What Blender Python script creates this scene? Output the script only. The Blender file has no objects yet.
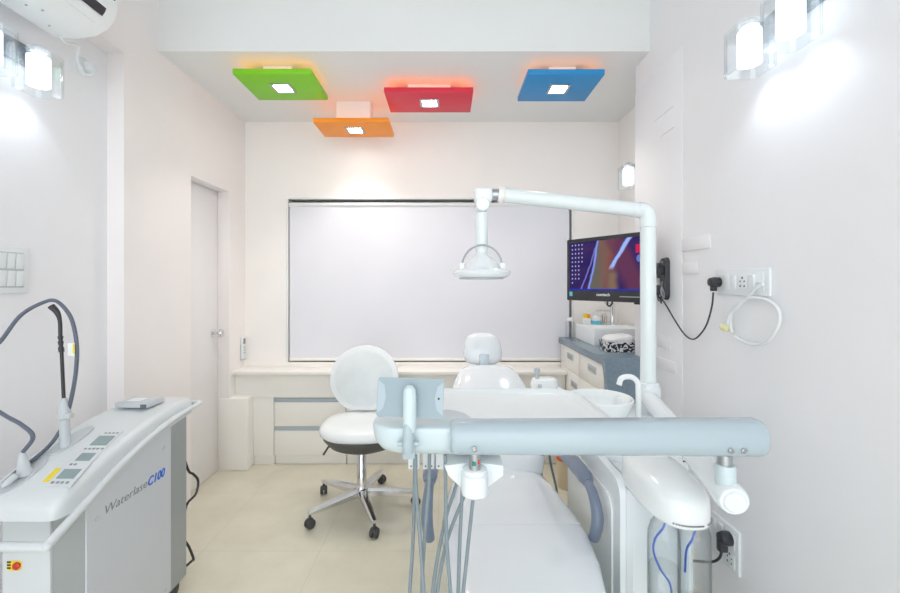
import bpy, bmesh, math, random
from mathutils import Vector, Matrix
PI = math.pi
R = math.radians
C = bpy.context.scene.collection
random.seed(7)

# ------------------------------------------------------------------ materials
def lin(c):
    return tuple((v / 12.92 if v <= 0.04045 else ((v + 0.055) / 1.055) ** 2.4) for v in c)

def rgb(r, g, b):
    return lin((r / 255, g / 255, b / 255)) + (1,)

MATS = {}
def mat(name, col, rough=0.5, metal=0.0, coat=0.0, emit=None, estr=0.0, noise=0.0, nscale=8.0, bump=0.0, spec=0.5):
    m = bpy.data.materials.new(name); m.use_nodes = True
    nt = m.node_tree; b = nt.nodes['Principled BSDF']
    b.inputs['Roughness'].default_value = rough
    b.inputs['Metallic'].default_value = metal
    b.inputs['Coat Weight'].default_value = coat
    b.inputs['Specular IOR Level'].default_value = spec
    if emit:
        b.inputs['Emission Color'].default_value = emit
        b.inputs['Emission Strength'].default_value = estr
    tc = nt.nodes.new('ShaderNodeTexCoord')
    nz = nt.nodes.new('ShaderNodeTexNoise'); nz.inputs['Scale'].default_value = nscale
    nz.inputs['Detail'].default_value = 4
    nt.links.new(tc.outputs['Object'], nz.inputs['Vector'])
    rp = nt.nodes.new('ShaderNodeValToRGB')
    k = 1 - noise
    rp.color_ramp.elements[0].color = (col[0] * k, col[1] * k, col[2] * k, 1)
    rp.color_ramp.elements[1].color = col
    rp.color_ramp.elements[0].position = 0.3; rp.color_ramp.elements[1].position = 0.65
    nt.links.new(nz.outputs['Fac'], rp.inputs['Fac'])
    nt.links.new(rp.outputs['Color'], b.inputs['Base Color'])
    if bump:
        bp = nt.nodes.new('ShaderNodeBump'); bp.inputs['Strength'].default_value = bump
        bp.inputs['Distance'].default_value = 0.002
        nt.links.new(nz.outputs['Fac'], bp.inputs['Height'])
        nt.links.new(bp.outputs['Normal'], b.inputs['Normal'])
    MATS[name] = m
    return m

def glassmat(name, tint, edge=0.12, rim=0.9):
    """clear thin glass: transparent with a fresnel gloss"""
    m = bpy.data.materials.new(name); m.use_nodes = True
    nt = m.node_tree; nt.nodes.clear()
    o = nt.nodes.new('ShaderNodeOutputMaterial')
    tr = nt.nodes.new('ShaderNodeBsdfTransparent'); tr.inputs['Color'].default_value = tint
    gl = nt.nodes.new('ShaderNodeBsdfGlossy'); gl.inputs['Roughness'].default_value = 0.05
    lw = nt.nodes.new('ShaderNodeLayerWeight'); lw.inputs['Blend'].default_value = 0.28
    mp = nt.nodes.new('ShaderNodeMapRange')
    mp.inputs['To Min'].default_value = 0.03; mp.inputs['To Max'].default_value = 0.03 + edge * 3
    mx = nt.nodes.new('ShaderNodeMixShader')
    nt.links.new(lw.outputs['Facing'], mp.inputs['Value'])
    nt.links.new(mp.outputs['Result'], mx.inputs['Fac'])
    ed = nt.nodes.new('ShaderNodeMix'); ed.data_type = 'RGBA'
    lw2 = nt.nodes.new('ShaderNodeLayerWeight'); lw2.inputs['Blend'].default_value = 0.55
    pw = nt.nodes.new('ShaderNodeMath'); pw.operation = 'POWER'; pw.inputs[1].default_value = 2.5
    nt.links.new(lw2.outputs['Facing'], pw.inputs[0]); nt.links.new(pw.outputs[0], ed.inputs['Factor'])
    ed.inputs['A'].default_value = tint; ed.inputs['B'].default_value = (tint[0] * rim, tint[1] * rim, tint[2] * rim, 1)
    nt.links.new(ed.outputs['Result'], tr.inputs['Color'])
    nt.links.new(tr.outputs[0], mx.inputs[1]); nt.links.new(gl.outputs[0], mx.inputs[2])
    nt.links.new(mx.outputs[0], o.inputs['Surface'])
    return m

def emitmat(name, col, s):
    m = bpy.data.materials.new(name); m.use_nodes = True
    nt = m.node_tree; nt.nodes.clear()
    o = nt.nodes.new('ShaderNodeOutputMaterial'); e = nt.nodes.new('ShaderNodeEmission')
    e.inputs['Color'].default_value = col; e.inputs['Strength'].default_value = s
    nt.links.new(e.outputs[0], o.inputs['Surface'])
    return m

M_wall = mat('wall_paint', rgb(241, 241, 244), 0.55, noise=0.025, nscale=2.5, bump=0.02)
M_wallb = mat('cream_wall_paint', rgb(246, 243, 240), 0.55, noise=0.02, nscale=2.5, bump=0.02)
M_wallw = mat('warm_wall_paint', rgb(246, 241, 240), 0.5, noise=0.025, nscale=2.5, bump=0.02)
M_ceil = mat('ceiling_paint', rgb(232, 234, 234), 0.6, noise=0.02, nscale=2)
M_lam = mat('white_laminate', rgb(246, 244, 239), 0.3, noise=0.02, nscale=5)
M_door = mat('door_laminate', rgb(241, 239, 240), 0.35, noise=0.02, nscale=3)
M_blind = mat('blind_cloth', rgb(230, 231, 239), 0.75, noise=0.03, nscale=2.2)
M_white = mat('white_gloss_plastic', rgb(242, 246, 247), 0.22, coat=0.3, noise=0.01)
M_unit = mat('white_enamel', rgb(236, 242, 245), 0.25, coat=0.35, noise=0.01)
M_pole = mat('pole_enamel', rgb(232, 240, 241), 0.25, coat=0.35, noise=0.01)
M_arm = mat('pale_blue_enamel', rgb(178, 194, 202), 0.25, coat=0.4, noise=0.01)
M_vinyl = mat('white_vinyl', rgb(226, 232, 237), 0.12, coat=0.8, noise=0.015, nscale=6, bump=0.015)
M_stool = mat('stool_vinyl', rgb(236, 240, 242), 0.25, coat=0.3, noise=0.01)
M_mesh = mat('backrest_panel', rgb(226, 232, 234), 0.35, noise=0.05, nscale=12)
M_chrome = mat('chrome', rgb(225, 225, 228), 0.12, metal=1.0, noise=0.02)
M_steel = mat('brushed_steel', rgb(180, 184, 188), 0.3, metal=0.9, noise=0.05)
M_alu = mat('grey_aluminium', rgb(190, 201, 209), 0.4, metal=0.35, noise=0.03)
M_dark = mat('dark_grey_plastic', rgb(84, 84, 82), 0.5, noise=0.05)
M_black = mat('black_plastic', rgb(50, 51, 56), 0.35, noise=0.05)
M_rubber = mat('black_rubber', rgb(72, 72, 74), 0.55, noise=0.1)
M_grip = mat('slate_blue_plastic', rgb(116, 128, 148), 0.3, coat=0.2, noise=0.03)
M_hose = mat('grey_hose', rgb(132, 146, 152), 0.4, noise=0.03)
M_hosed = mat('slate_hose', rgb(98, 106, 122), 0.35, noise=0.05)
M_ctop = mat('blue_grey_stone', rgb(128, 147, 161), 0.22, noise=0.15, nscale=60)
M_laser = mat('laser_housing', rgb(214, 219, 222), 0.3, noise=0.01)
M_laserp = mat('laser_panel', rgb(206, 210, 216), 0.4, noise=0.01)
M_laserg = mat('laser_grey_metal', rgb(168, 174, 176), 0.35, metal=0.25, noise=0.04, nscale=4)
M_lgrey = mat('light_grey_plastic', rgb(198, 204, 208), 0.4, noise=0.03)
M_mgrey = mat('mid_grey_plastic', rgb(140, 146, 152), 0.4, noise=0.03)
M_keyp = mat('keypad_blue_grey', rgb(152, 170, 179), 0.35, noise=0.03)
M_keyw = mat('keypad_wing_grey', rgb(174, 190, 198), 0.35, noise=0.03)
M_lplate = mat('lamp_plate_metal', rgb(134, 144, 154), 0.35, metal=0.5, noise=0.03)
M_head = mat('pale_head_enamel', rgb(208, 223, 228), 0.28, coat=0.35, noise=0.01)
M_lcd = mat('lcd_glass', rgb(140, 160, 162), 0.15, noise=0.05)
M_yel = mat('yellow_label', rgb(238, 214, 40), 0.5, noise=0.02)
M_red = mat('red_button', rgb(206, 60, 44), 0.35, noise=0.02)
M_ink = mat('grey_ink', rgb(128, 130, 137), 0.5)
M_inkd = mat('dark_ink', rgb(60, 60, 66), 0.5)
M_blue = mat('blue_ink', rgb(24, 112, 216), 0.4)
M_pgreen = mat('green_lacquer', rgb(130, 208, 20), 0.45, noise=0.02)
M_porange = mat('orange_lacquer', rgb(250, 150, 32), 0.45, noise=0.02)
M_pred = mat('red_lacquer', rgb(224, 42, 70), 0.45, noise=0.02)
M_pblue = mat('blue_lacquer', rgb(36, 142, 206), 0.45, noise=0.02)
M_led = emitmat('orange_led', (1.0, 0.34, 0.08, 1), 5.0)
M_down = emitmat('downlight_glow', (1.0, 0.96, 0.9, 1), 26.0)
M_lamp = emitmat('lamp_glow', (0.84, 0.92, 1.0, 1), 2.6)
M_glass = glassmat('clear_glass', (0.97, 0.985, 0.99, 1))
M_bottle = glassmat('bottle_plastic', (0.975, 0.985, 0.99, 1), 0.07, 0.72)
M_water = glassmat('water', (0.965, 0.98, 0.985, 1), 0.06, 0.8)
M_tube = mat('blue_tube', rgb(36, 96, 206), 0.3)
M_tubed = mat('violet_blue_tube', rgb(52, 104, 204), 0.3)
M_dpane = mat('dark_opaque_pane', rgb(70, 78, 88), 0.08, noise=0.02)  # window panes made dark and opaque to shut out the bright world
M_trimw = mat('white_trim', rgb(232, 233, 233), 0.4, noise=0.01)
M_trans = mat('frosted_handle', rgb(206, 222, 226), 0.3, coat=0.3, noise=0.01)
M_plate = mat('switch_plate', rgb(232, 236, 238), 0.35, noise=0.01)
M_tape = mat('cream_plug', rgb(226, 226, 176), 0.45, noise=0.03)
M_bluebot = mat('aqua_liquid', rgb(110, 200, 222), 0.2, noise=0.03)
M_bin = mat('beige_bin', rgb(222, 206, 178), 0.4, noise=0.03)
M_orange = mat('orange_liner', rgb(232, 92, 34), 0.4, noise=0.05)
M_towel = mat('white_towel', rgb(238, 238, 240), 0.9, noise=0.05, nscale=30, bump=0.3)
M_stick = mat('wooden_stick', rgb(190, 150, 110), 0.6, noise=0.1)
M_teal = mat('teal_mark', rgb(40, 130, 120), 0.4)

def floor_mat():
    m = bpy.data.materials.new('vitrified_tiles'); m.use_nodes = True
    nt = m.node_tree; b = nt.nodes['Principled BSDF']
    tc = nt.nodes.new('ShaderNodeTexCoord')
    nz = nt.nodes.new('ShaderNodeTexNoise'); nz.inputs['Scale'].default_value = 3.0; nz.inputs['Detail'].default_value = 8
    nz.inputs['Roughness'].default_value = 0.62
    nt.links.new(tc.outputs['Object'], nz.inputs['Vector'])
    rp = nt.nodes.new('ShaderNodeValToRGB')
    rp.color_ramp.elements[0].color = rgb(211, 207, 188); rp.color_ramp.elements[0].position = 0.32
    rp.color_ramp.elements[1].color = rgb(224, 220, 203); rp.color_ramp.elements[1].position = 0.68
    nt.links.new(nz.outputs['Fac'], rp.inputs['Fac'])
    mp = nt.nodes.new('ShaderNodeMapping')
    mp.inputs['Location'].default_value = (0.645, -2.147 + 1.2, 0)
    nt.links.new(tc.outputs['Object'], mp.inputs['Vector'])
    br = nt.nodes.new('ShaderNodeTexBrick')
    br.offset = 0.0; br.squash = 1.0
    br.inputs['Scale'].default_value = 1.0
    br.inputs['Brick Width'].default_value = 0.6; br.inputs['Row Height'].default_value = 0.6
    br.inputs['Mortar Size'].default_value = 0.0016; br.inputs['Mortar Smooth'].default_value = 0.3
    nt.links.new(mp.outputs['Vector'], br.inputs['Vector'])
    mx = nt.nodes.new('ShaderNodeMix'); mx.data_type = 'RGBA'
    nt.links.new(br.outputs['Fac'], mx.inputs['Factor'])
    nt.links.new(rp.outputs['Color'], mx.inputs['A'])
    mx.inputs['B'].default_value = rgb(203, 198, 179)
    nt.links.new(mx.outputs['Result'], b.inputs['Base Color'])
    b.inputs['Roughness'].default_value = 0.2
    return m
M_floor = floor_mat()

def pattern_mat():
    m = bpy.data.materials.new('black_white_print'); m.use_nodes = True
    nt = m.node_tree; b = nt.nodes['Principled BSDF']
    tc = nt.nodes.new('ShaderNodeTexCoord')
    nz = nt.nodes.new('ShaderNodeTexNoise'); nz.inputs['Scale'].default_value = 52; nz.inputs['Detail'].default_value = 1
    nz.inputs['Distortion'].default_value = 0.8
    nt.links.new(tc.outputs['Object'], nz.inputs['Vector'])
    rp = nt.nodes.new('ShaderNodeValToRGB'); rp.color_ramp.interpolation = 'CONSTANT'
    rp.color_ramp.elements[0].color = rgb(28, 28, 34); rp.color_ramp.elements[1].color = rgb(232, 232, 236)
    rp.color_ramp.elements[1].position = 0.52
    nt.links.new(nz.outputs['Fac'], rp.inputs['Fac'])
    nt.links.new(rp.outputs['Color'], b.inputs['Base Color'])
    b.inputs['Roughness'].default_value = 0.4
    return m
M_print = pattern_mat()

def screen_mat():
    """lit monitor picture: soft violet, olive, brown and pale blue streaks"""
    m = bpy.data.materials.new('screen_picture'); m.use_nodes = True
    nt = m.node_tree; nt.nodes.clear(); L = nt.links.new
    o = nt.nodes.new('ShaderNodeOutputMaterial'); e = nt.nodes.new('ShaderNodeEmission')
    tc = nt.nodes.new('ShaderNodeTexCoord')
    nz = nt.nodes.new('ShaderNodeTexNoise'); nz.inputs['Scale'].default_value = 5; nz.inputs['Detail'].default_value = 3
    mp = nt.nodes.new('ShaderNodeMapping'); mp.inputs['Scale'].default_value = (1.0, 0.0, 0.6)
    L(tc.outputs['Generated'], mp.inputs['Vector']); L(mp.outputs['Vector'], nz.inputs['Vector'])
    sep = nt.nodes.new('ShaderNodeSeparateXYZ'); L(tc.outputs['Generated'], sep.inputs[0])
    def math_(op, a, b=None):
        n = nt.nodes.new('ShaderNodeMath'); n.operation = op
        for k, v in enumerate((a, b)):
            if v is None: continue
            if isinstance(v, (int, float)): n.inputs[k].default_value = v
            else: L(v, n.inputs[k])
        return n.outputs[0]
    u = math_('ADD', sep.outputs['X'], math_('MULTIPLY', math_('SUBTRACT', nz.outputs['Fac'], 0.5), 0.06)); v = sep.outputs['Z']
    rp = nt.nodes.new('ShaderNodeValToRGB'); cr = rp.color_ramp
    cr.elements[0].position = 0.3; cr.elements[0].color = rgb(40, 32, 84)
    cr.elements[1].position = 0.72; cr.elements[1].color = rgb(62, 44, 90)
    L(nz.outputs['Fac'], rp.inputs['Fac'])
    col = rp.outputs['Color']
    # (centre u at v=0, slope du/dv, half width, softness, v range, colour, strength)
    for c, k, w, sft, v0, v1, cl, st in ((0.37, 0.14, 0.10, 0.03, -1, 2, rgb(98, 94, 84), 0.9), (0.55, -0.02, 0.10, 0.06, -1, 2, rgb(116, 84, 76), 0.85),
                                         (0.90, -0.28, 0.12, 0.06, -1, 2, rgb(98, 54, 76), 0.8), (0.50, 0.10, 0.03, 0.03, 0.4, 0.72, rgb(128, 68, 62), 0.7),
                                         (0.60, 0.0, 0.05, 0.04, 0.02, 0.34, rgb(122, 104, 84), 0.7),
                                         (0.285, 0.125, 0.014, 0.010, -1, 2, rgb(120, 140, 222), 0.95), (0.17, 0.24, 0.009, 0.008, -1, 0.85, rgb(120, 120, 200), 0.8),
                                         (0.40, 0.40, 0.030, 0.014, 0.44, 2, rgb(150, 172, 232), 0.95), (0.37, 0.40, 0.010, 0.008, 0.50, 2, rgb(40, 40, 90), 0.7)):
        d = math_('ABSOLUTE', math_('SUBTRACT', u, math_('ADD', math_('MULTIPLY', v, k), c)))
        mr = nt.nodes.new('ShaderNodeMapRange'); mr.interpolation_type = 'SMOOTHSTEP'
        mr.inputs['From Min'].default_value = w + sft; mr.inputs['From Max'].default_value = w - sft
        mr.inputs['To Min'].default_value = 0; mr.inputs['To Max'].default_value = st
        L(d, mr.inputs['Value'])
        a = nt.nodes.new('ShaderNodeMapRange'); a.interpolation_type = 'SMOOTHSTEP'; a.inputs['From Min'].default_value = v0 - 0.05; a.inputs['From Max'].default_value = v0 + 0.05; L(v, a.inputs['Value'])
        b2 = nt.nodes.new('ShaderNodeMapRange'); b2.interpolation_type = 'SMOOTHSTEP'; b2.inputs['From Min'].default_value = v1 + 0.05; b2.inputs['From Max'].default_value = v1 - 0.05; L(v, b2.inputs['Value'])
        f = math_('MULTIPLY', mr.outputs[0], math_('MULTIPLY', a.outputs[0], b2.outputs[0]))
        mx = nt.nodes.new('ShaderNodeMix'); mx.data_type = 'RGBA'
        L(f, mx.inputs['Factor']); L(col, mx.inputs['A']); mx.inputs['B'].default_value = cl
        col = mx.outputs['Result']
    L(col, e.inputs['Color']); L(e.outputs[0], o.inputs['Surface'])
    return m
M_screen = screen_mat()

# ------------------------------------------------------------------ geometry helpers
def box(bm, x0, x1, y0, y1, z0, z1, bev=0.0, seg=2, mtx=None):
    x0, x1 = min(x0, x1), max(x0, x1); y0, y1 = min(y0, y1), max(y0, y1); z0, z1 = min(z0, z1), max(z0, z1)
    r = bmesh.ops.create_cube(bm, size=1.0)
    vs = r['verts']
    for v in vs:
        v.co = Vector(((x0 + x1) / 2 + v.co.x * (x1 - x0), (y0 + y1) / 2 + v.co.y * (y1 - y0), (z0 + z1) / 2 + v.co.z * (z1 - z0)))
    if bev:
        es = list({e for v in vs for e in v.link_edges})
        r2 = bmesh.ops.bevel(bm, geom=vs + es, offset=bev, segments=seg, affect='EDGES', profile=0.5)
        vs = list({v for f in r2['faces'] for v in f.verts} | {v for v in vs if v.is_valid})
    if mtx:
        for v in vs: v.co = mtx @ v.co
    return vs

def rrect(w, h, r, n=6):
    r = min(r, w / 2 - 1e-5, h / 2 - 1e-5)
    out = []
    for cx, cy, a in ((w / 2 - r, h / 2 - r, 0), (-w / 2 + r, h / 2 - r, 90), (-w / 2 + r, -h / 2 + r, 180), (w / 2 - r, -h / 2 + r, 270)):
        for i in range(n + 1):
            t = R(a + 90 * i / n)
            out.append((cx + r * math.cos(t), cy + r * math.sin(t)))
    return out

def selp(a, b, e=2.6, n=40):
    out = []
    for i in range(n):
        t = 2 * PI * i / n
        c, s = math.cos(t), math.sin(t)
        out.append((a * math.copysign(abs(c) ** (2 / e), c), b * math.copysign(abs(s) ** (2 / e), s)))
    return out

def loft(bm, rings, cap=True):
    vr = [[bm.verts.new(Vector(p)) for p in ring] for ring in rings]
    n = len(vr[0])
    for a, b in zip(vr, vr[1:]):
        for i in range(n):
            j = (i + 1) % n
            try: bm.faces.new((a[i], a[j], b[j], b[i]))
            except ValueError: pass
    if cap:
        bm.faces.new(list(reversed(vr[0]))); bm.faces.new(vr[-1])
    return vr

def catmull(pts, k=8):
    pts = [Vector(p) for p in pts]
    P = [2 * pts[0] - pts[1]] + pts + [2 * pts[-1] - pts[-2]]
    out = []
    for i in range(1, len(P) - 2):
        for j in range(k):
            t = j / k
            a, b, c, d = P[i - 1], P[i], P[i + 1], P[i + 2]
            out.append(0.5 * ((2 * b) + (c - a) * t + (2 * a - 5 * b + 4 * c - d) * t * t + (3 * b - a - 3 * c + d) * t ** 3))
    out.append(pts[-1])
    return out

def tube(bm, pts, r, n=12, smooth=0, cap=True, squash=None):
    pts = [Vector(p) for p in pts]
    rs = r if isinstance(r, (list, tuple)) else [r] * len(pts)
    if smooth:
        q = catmull(pts, smooth)
        rr = []
        for i in range(len(q)):
            t = i / smooth; a = min(int(t), len(rs) - 1); b = min(a + 1, len(rs) - 1)
            rr.append(rs[a] + (rs[b] - rs[a]) * (t - a))
        pts, rs = q, rr
    tang = []
    for i in range(len(pts)):
        a = pts[max(i - 1, 0)]; b = pts[min(i + 1, len(pts) - 1)]
        tang.append((b - a).normalized())
    up = Vector((0, 0, 1)) if abs(tang[0].z) < 0.9 else Vector((0, 1, 0))
    u = tang[0].cross(up).normalized()
    rings = []
    for p, t, q in zip(pts, tang, rs):
        u = (u - t * u.dot(t)).normalized(); v = t.cross(u)
        rings.append([p + q * (math.cos(2 * PI * i / n) * u + math.sin(2 * PI * i / n) * v) for i in range(n)])
    loft(bm, rings, cap)

def lathe(bm, prof, c=(0, 0, 0), axis=(0, 0, 1), n=32, cap=True):
    ax = Vector(axis).normalized(); c = Vector(c)
    up = Vector((0, 0, 1)) if abs(ax.z) < 0.9 else Vector((1, 0, 0))
    u = up.cross(ax).normalized(); v = ax.cross(u)
    rings = [[c + ax * h + max(r, 1e-4) * (math.cos(2 * PI * i / n) * u + math.sin(2 * PI * i / n) * v) for i in range(n)] for r, h in prof]
    loft(bm, rings, cap)

def prism(bm, pts, f0, f1):
    """pts: 2D outline; f0/f1 map 2D -> 3D for the two end caps"""
    loft(bm, [[f0(p) for p in pts], [f1(p) for p in pts]])

def new(): return bmesh.new()

def wloc(o):
    v = Vector((0, 0, 0))
    while o is not None:
        v = v + o.location; o = o.parent
    return v

def obj(name, bm, m, parent=None, local=False, sharp=38, subsurf=0, label=None):
    bmesh.ops.recalc_face_normals(bm, faces=bm.faces)
    if parent is not None and not local:
        off = wloc(parent)
        for v in bm.verts: v.co -= off
    me = bpy.data.meshes.new(name); bm.to_mesh(me); bm.free()
    me.materials.append(m)
    me.shade_smooth(); me.set_sharp_from_angle(angle=R(sharp))
    o = bpy.data.objects.new(name, me); C.objects.link(o)
    if parent is not None: o.parent = parent
    if subsurf:
        s = o.modifiers.new('sub', 'SUBSURF'); s.levels = subsurf; s.render_levels = subsurf
    if label: o['label'] = label
    return o

def thing(name, label, cat, loc=(0, 0, 0), rotz=0, group=None):
    o = bpy.data.objects.new(name, None); C.objects.link(o)
    o.location = loc; o.rotation_euler = (0, 0, rotz); o.empty_display_size = 0.05
    o['label'] = label; o['category'] = cat
    if group: o['group'] = group
    return o

def tag(o, label, cat, group=None):
    o['label'] = label; o['category'] = cat
    if group: o['group'] = group
    return o

def struct(name, bm, m, parent=None, sharp=38):
    o = obj(name, bm, m, parent, sharp=sharp)
    if parent is None: o['kind'] = 'structure'
    return o

def text(name, s, size, m, mtx, parent, shear=0.0, bold=0.0, depth=0.0006, fit=None):
    cu = bpy.data.curves.new(name, 'FONT'); cu.body = s; cu.size = size; cu.shear = shear
    cu.offset = bold; cu.extrude = depth; cu.resolution_u = 4
    t = bpy.data.objects.new(name, cu); C.objects.link(t)
    bpy.context.view_layer.update()
    me = bpy.data.meshes.new_from_object(t)
    bpy.data.objects.remove(t)
    if fit:
        xs = [v.co.x for v in me.vertices]; w = max(xs) - min(xs); x0 = min(xs)
        for v in me.vertices: v.co.x = (v.co.x - x0) * fit / w
    me.transform(mtx)
    me.materials.clear(); me.materials.append(m)
    o = bpy.data.objects.new(name, me); C.objects.link(o)
    o.parent = parent
    return o

# ------------------------------------------------------------------ room dimensions (metres; camera stands at x=0, y=0)
EYE = 1.36
YB = 3.307          # back wall
XL = -1.582         # left wall
XLR = -1.666        # left wall, recessed bay nearest the camera
XR = 1.12           # right wall
XN = 1.362          # niche wall behind the right wall's end
YN = 2.48           # where the right wall ends
ZC = 2.645          # dropped ceiling
YF = 2.31           # front of dropped ceiling
ZH = 3.02           # high ceiling
Y0 = -1.7

# floor / ceilings
b = new(); box(b, -1.95, 1.75, Y0, 3.55, -0.1, 0); struct('floor', b, M_floor)
b = new(); box(b, -1.95, 1.75, YF, 3.55, ZC, 3.12); struct('ceiling', b, M_ceil)
b = new(); box(b, -1.95, 1.75, Y0, YF, ZH, 3.12); struct('ceiling_front', b, M_ceil)
# fine joints between the ceiling boards
for i, (x0, x1, y0, y1) in enumerate(((-0.748, -0.744, 2.32, 3.30), (0.50, 0.504, 2.32, 3.30))):
    b = new(); box(b, x0, x1, y0, y1, ZC - 0.0012, ZC + 0.001); struct('trim_%d' % (i + 7), b, M_trimw)

# left wall
b = new()
box(b, -1.95, XLR, Y0, 2.064, 0, 2.50); struct('wall_left_bay', b, M_wall); b = new()  # bay in cooler paint: the wall lamp's bluish light put into its colour
box(b, -1.95, XL, Y0, 2.064, 2.50, ZH)
box(b, -1.95, XL, 2.064, 2.606, 0, ZH)
box(b, -1.95, -1.705, 2.606, 3.07, 0, 2.04)
box(b, -1.95, XL, 2.606, 3.07, 2.04, ZH)
box(b, -1.95, XL, 3.07, 3.55, 0, ZH)
struct('wall_left', b, M_wallw)
# door
b = new(); box(b, -1.704, -1.667, 2.609, 3.067, 0.004, 2.036, 0.002)
door = struct('door_1', b, M_door)
b = new()
lathe(b, [(0.029, 0), (0.029, 0.004), (0.022, 0.009), (0.011, 0.012), (0.011, 0.032), (0.021, 0.040), (0.0285, 0.05), (0.029, 0.06), (0.024, 0.069), (0.012, 0.074)], (-1.667, 3.005, 1.015), (1, 0, 0), 24)
obj('door_knob', b, M_chrome, door)

# back wall with the window opening
WX0, WX1, WZ0, WZ1 = -1.244, 0.992, 0.752, 2.037
b = new()
box(b, -1.7, WX0, YB, 3.55, 0, ZC)
box(b, WX1, 1.7, YB, 3.55, 0, ZC)
box(b, WX0, WX1, YB, 3.55, WZ1, ZC)
box(b, WX0, WX1, YB, 3.55, 0, WZ0)
struct('wall_back', b, M_wallb)
b = new()
box(b, WX0 + .002, WX0 + 0.05, 3.42, 3.46, WZ0, WZ1 - .002); box(b, WX1 - 0.05, WX1 - .002, 3.42, 3.46, WZ0, WZ1 - .002)
box(b, WX0 + 0.05, WX1 - 0.05, 3.42, 3.46, WZ1 - 0.05, WZ1 - .002); box(b, WX0 + 0.05, WX1 - 0.05, 3.42, 3.46, WZ0, WZ0 + 0.05)
box(b, -0.15, -0.1, 3.42, 3.46, WZ0 + 0.05, WZ1 - 0.05)
win = struct('window_1', b, M_alu)
b = new(); box(b, WX0 + 0.05, -0.15, 3.435, 3.445, WZ0 + 0.05, WZ1 - 0.05); obj('window_pane', b, M_dpane, win)
b = new(); box(b, -0.10, WX1 - 0.05, 3.435, 3.445, WZ0 + 0.05, WZ1 - 0.05); obj('window_pane', b, M_dpane, win)
# thin casing round the opening
b = new()
for a in ((WX0 - 0.012, WX0 + 0.003, WZ0, WZ1 + 0.012), (WX1 - 0.003, WX1 + 0.012, 0.96, WZ1 + 0.012), (WX0 + 0.003, WX1 - 0.003, WZ1 - 0.003, WZ1 + 0.012)):
    box(b, a[0], a[1], YB - 0.006, YB + 0.004, a[2], a[3], 0.0015)
struct('trim_1', b, M_trimw)

# right wall and the niche behind its far end
b = new(); box(b, XR, 1.75, Y0, YN, 0, ZH); struct('wall_right', b, M_wall)
b = new(); box(b, XN, 1.75, YN, 3.55, 0, ZC); struct('wall_niche', b, M_wallb)
# raised panelling on the right wall: thick board, its vertical edge and its tongues
b = new()
box(b, XR - 0.005, XR, 1.985, YN, 0.02, 2.49, 0.002)
box(b, XR - 0.005, XR, 1.775, 1.985, 1.517, 1.577, 0.002)
box(b, XR - 0.005, XR, 1.86, 1.985, 1.41, 1.465, 0.002)
struct('trim_2', b, M_wall)
b = new()
for y0, y1, z in ((2.06, 2.25, 2.235), (2.06, 2.18, 2.13)):
    box(b, XR - 0.010, XR - 0.0045, y0, y1, z, z + 0.006)
for y0, y1, z0, z1 in ((2.03, 2.22, 0.93, 0.985), (2.08, 2.2, 1.04, 1.10)):
    box(b, XR - 0.010, XR - 0.0045, y0, y1, z0, z1, 0.002)
struct('trim_3', b, M_wall)

# window ledge with its apron, and the low boxed-in corner
b = new()
box(b, XL, 0.895, 3.104, YB, 0.695, 0.72, 0.003)
box(b, XL, 0.895, 3.155, YB, 0.515, 0.695)
struct('trim_4', b, M_lam)
b = new()
box(b, -1.66, -1.452, 3.066, 3.30, 0, 0.535, 0.012, 4)
struct('trim_5', b, M_lam)
b = new()
box(b, -1.452, -1.300, 3.165, YB, 0.075, 0.513, 0.0015); box(b, -1.452, -1.300, 3.185, YB, 0, 0.075)
struct('trim_6', b, M_lam)

# ------------------------------------------------------------------ low drawer cabinets under the window
cabs = [(-1.298, -0.755, 'low cream two-drawer cabinet under the window ledge, left of the stool'),
        (-0.753, -0.205, 'low cream two-drawer cabinet under the window ledge, behind the stool'),
        (-0.203, 0.345, 'low cream two-drawer cabinet under the ledge, behind the patient chair backrest'),
        (0.347, 0.893, 'low cream two-drawer cabinet under the ledge, beside the waste bin')]
for x0, x1, lab in cabs:
    t = thing('drawer_cabinet', lab, 'cabinet', ((x0 + x1) / 2, 3.24, 0), group='low cabinets under the window ledge')
    b = new(); box(b, x0, x1, 3.19, YB - .002, 0.075, 0.513); box(b, x0 + .002, x1 - .002, 3.20, YB - .002, 0, 0.075); obj('body', b, M_lam, t)
    b = new(); box(b, x0 + .003, x1 - .003, 3.192, 3.2, 0.002, 0.073); obj('toe_kick', b, M_lam, t)
    for z0, z1 in ((0.293, 0.476), (0.078, 0.262)):
        b = new(); box(b, x0 + .003, x1 - .003, 3.168, 3.19, z0, z1 - 0.0, 0.0015); d = obj('drawer', b, M_lam, t)
        b = new()
        box(b, x0 + .004, x1 - .004, 3.166, 3.19, z1 + 0.001, z1 + 0.006, 0.001)
        box(b, x0 + .004, x1 - .004, 3.173, 3.19, z1 + 0.006, z1 + 0.028)
        obj('handle_strip', b, M_alu, d)

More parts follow.
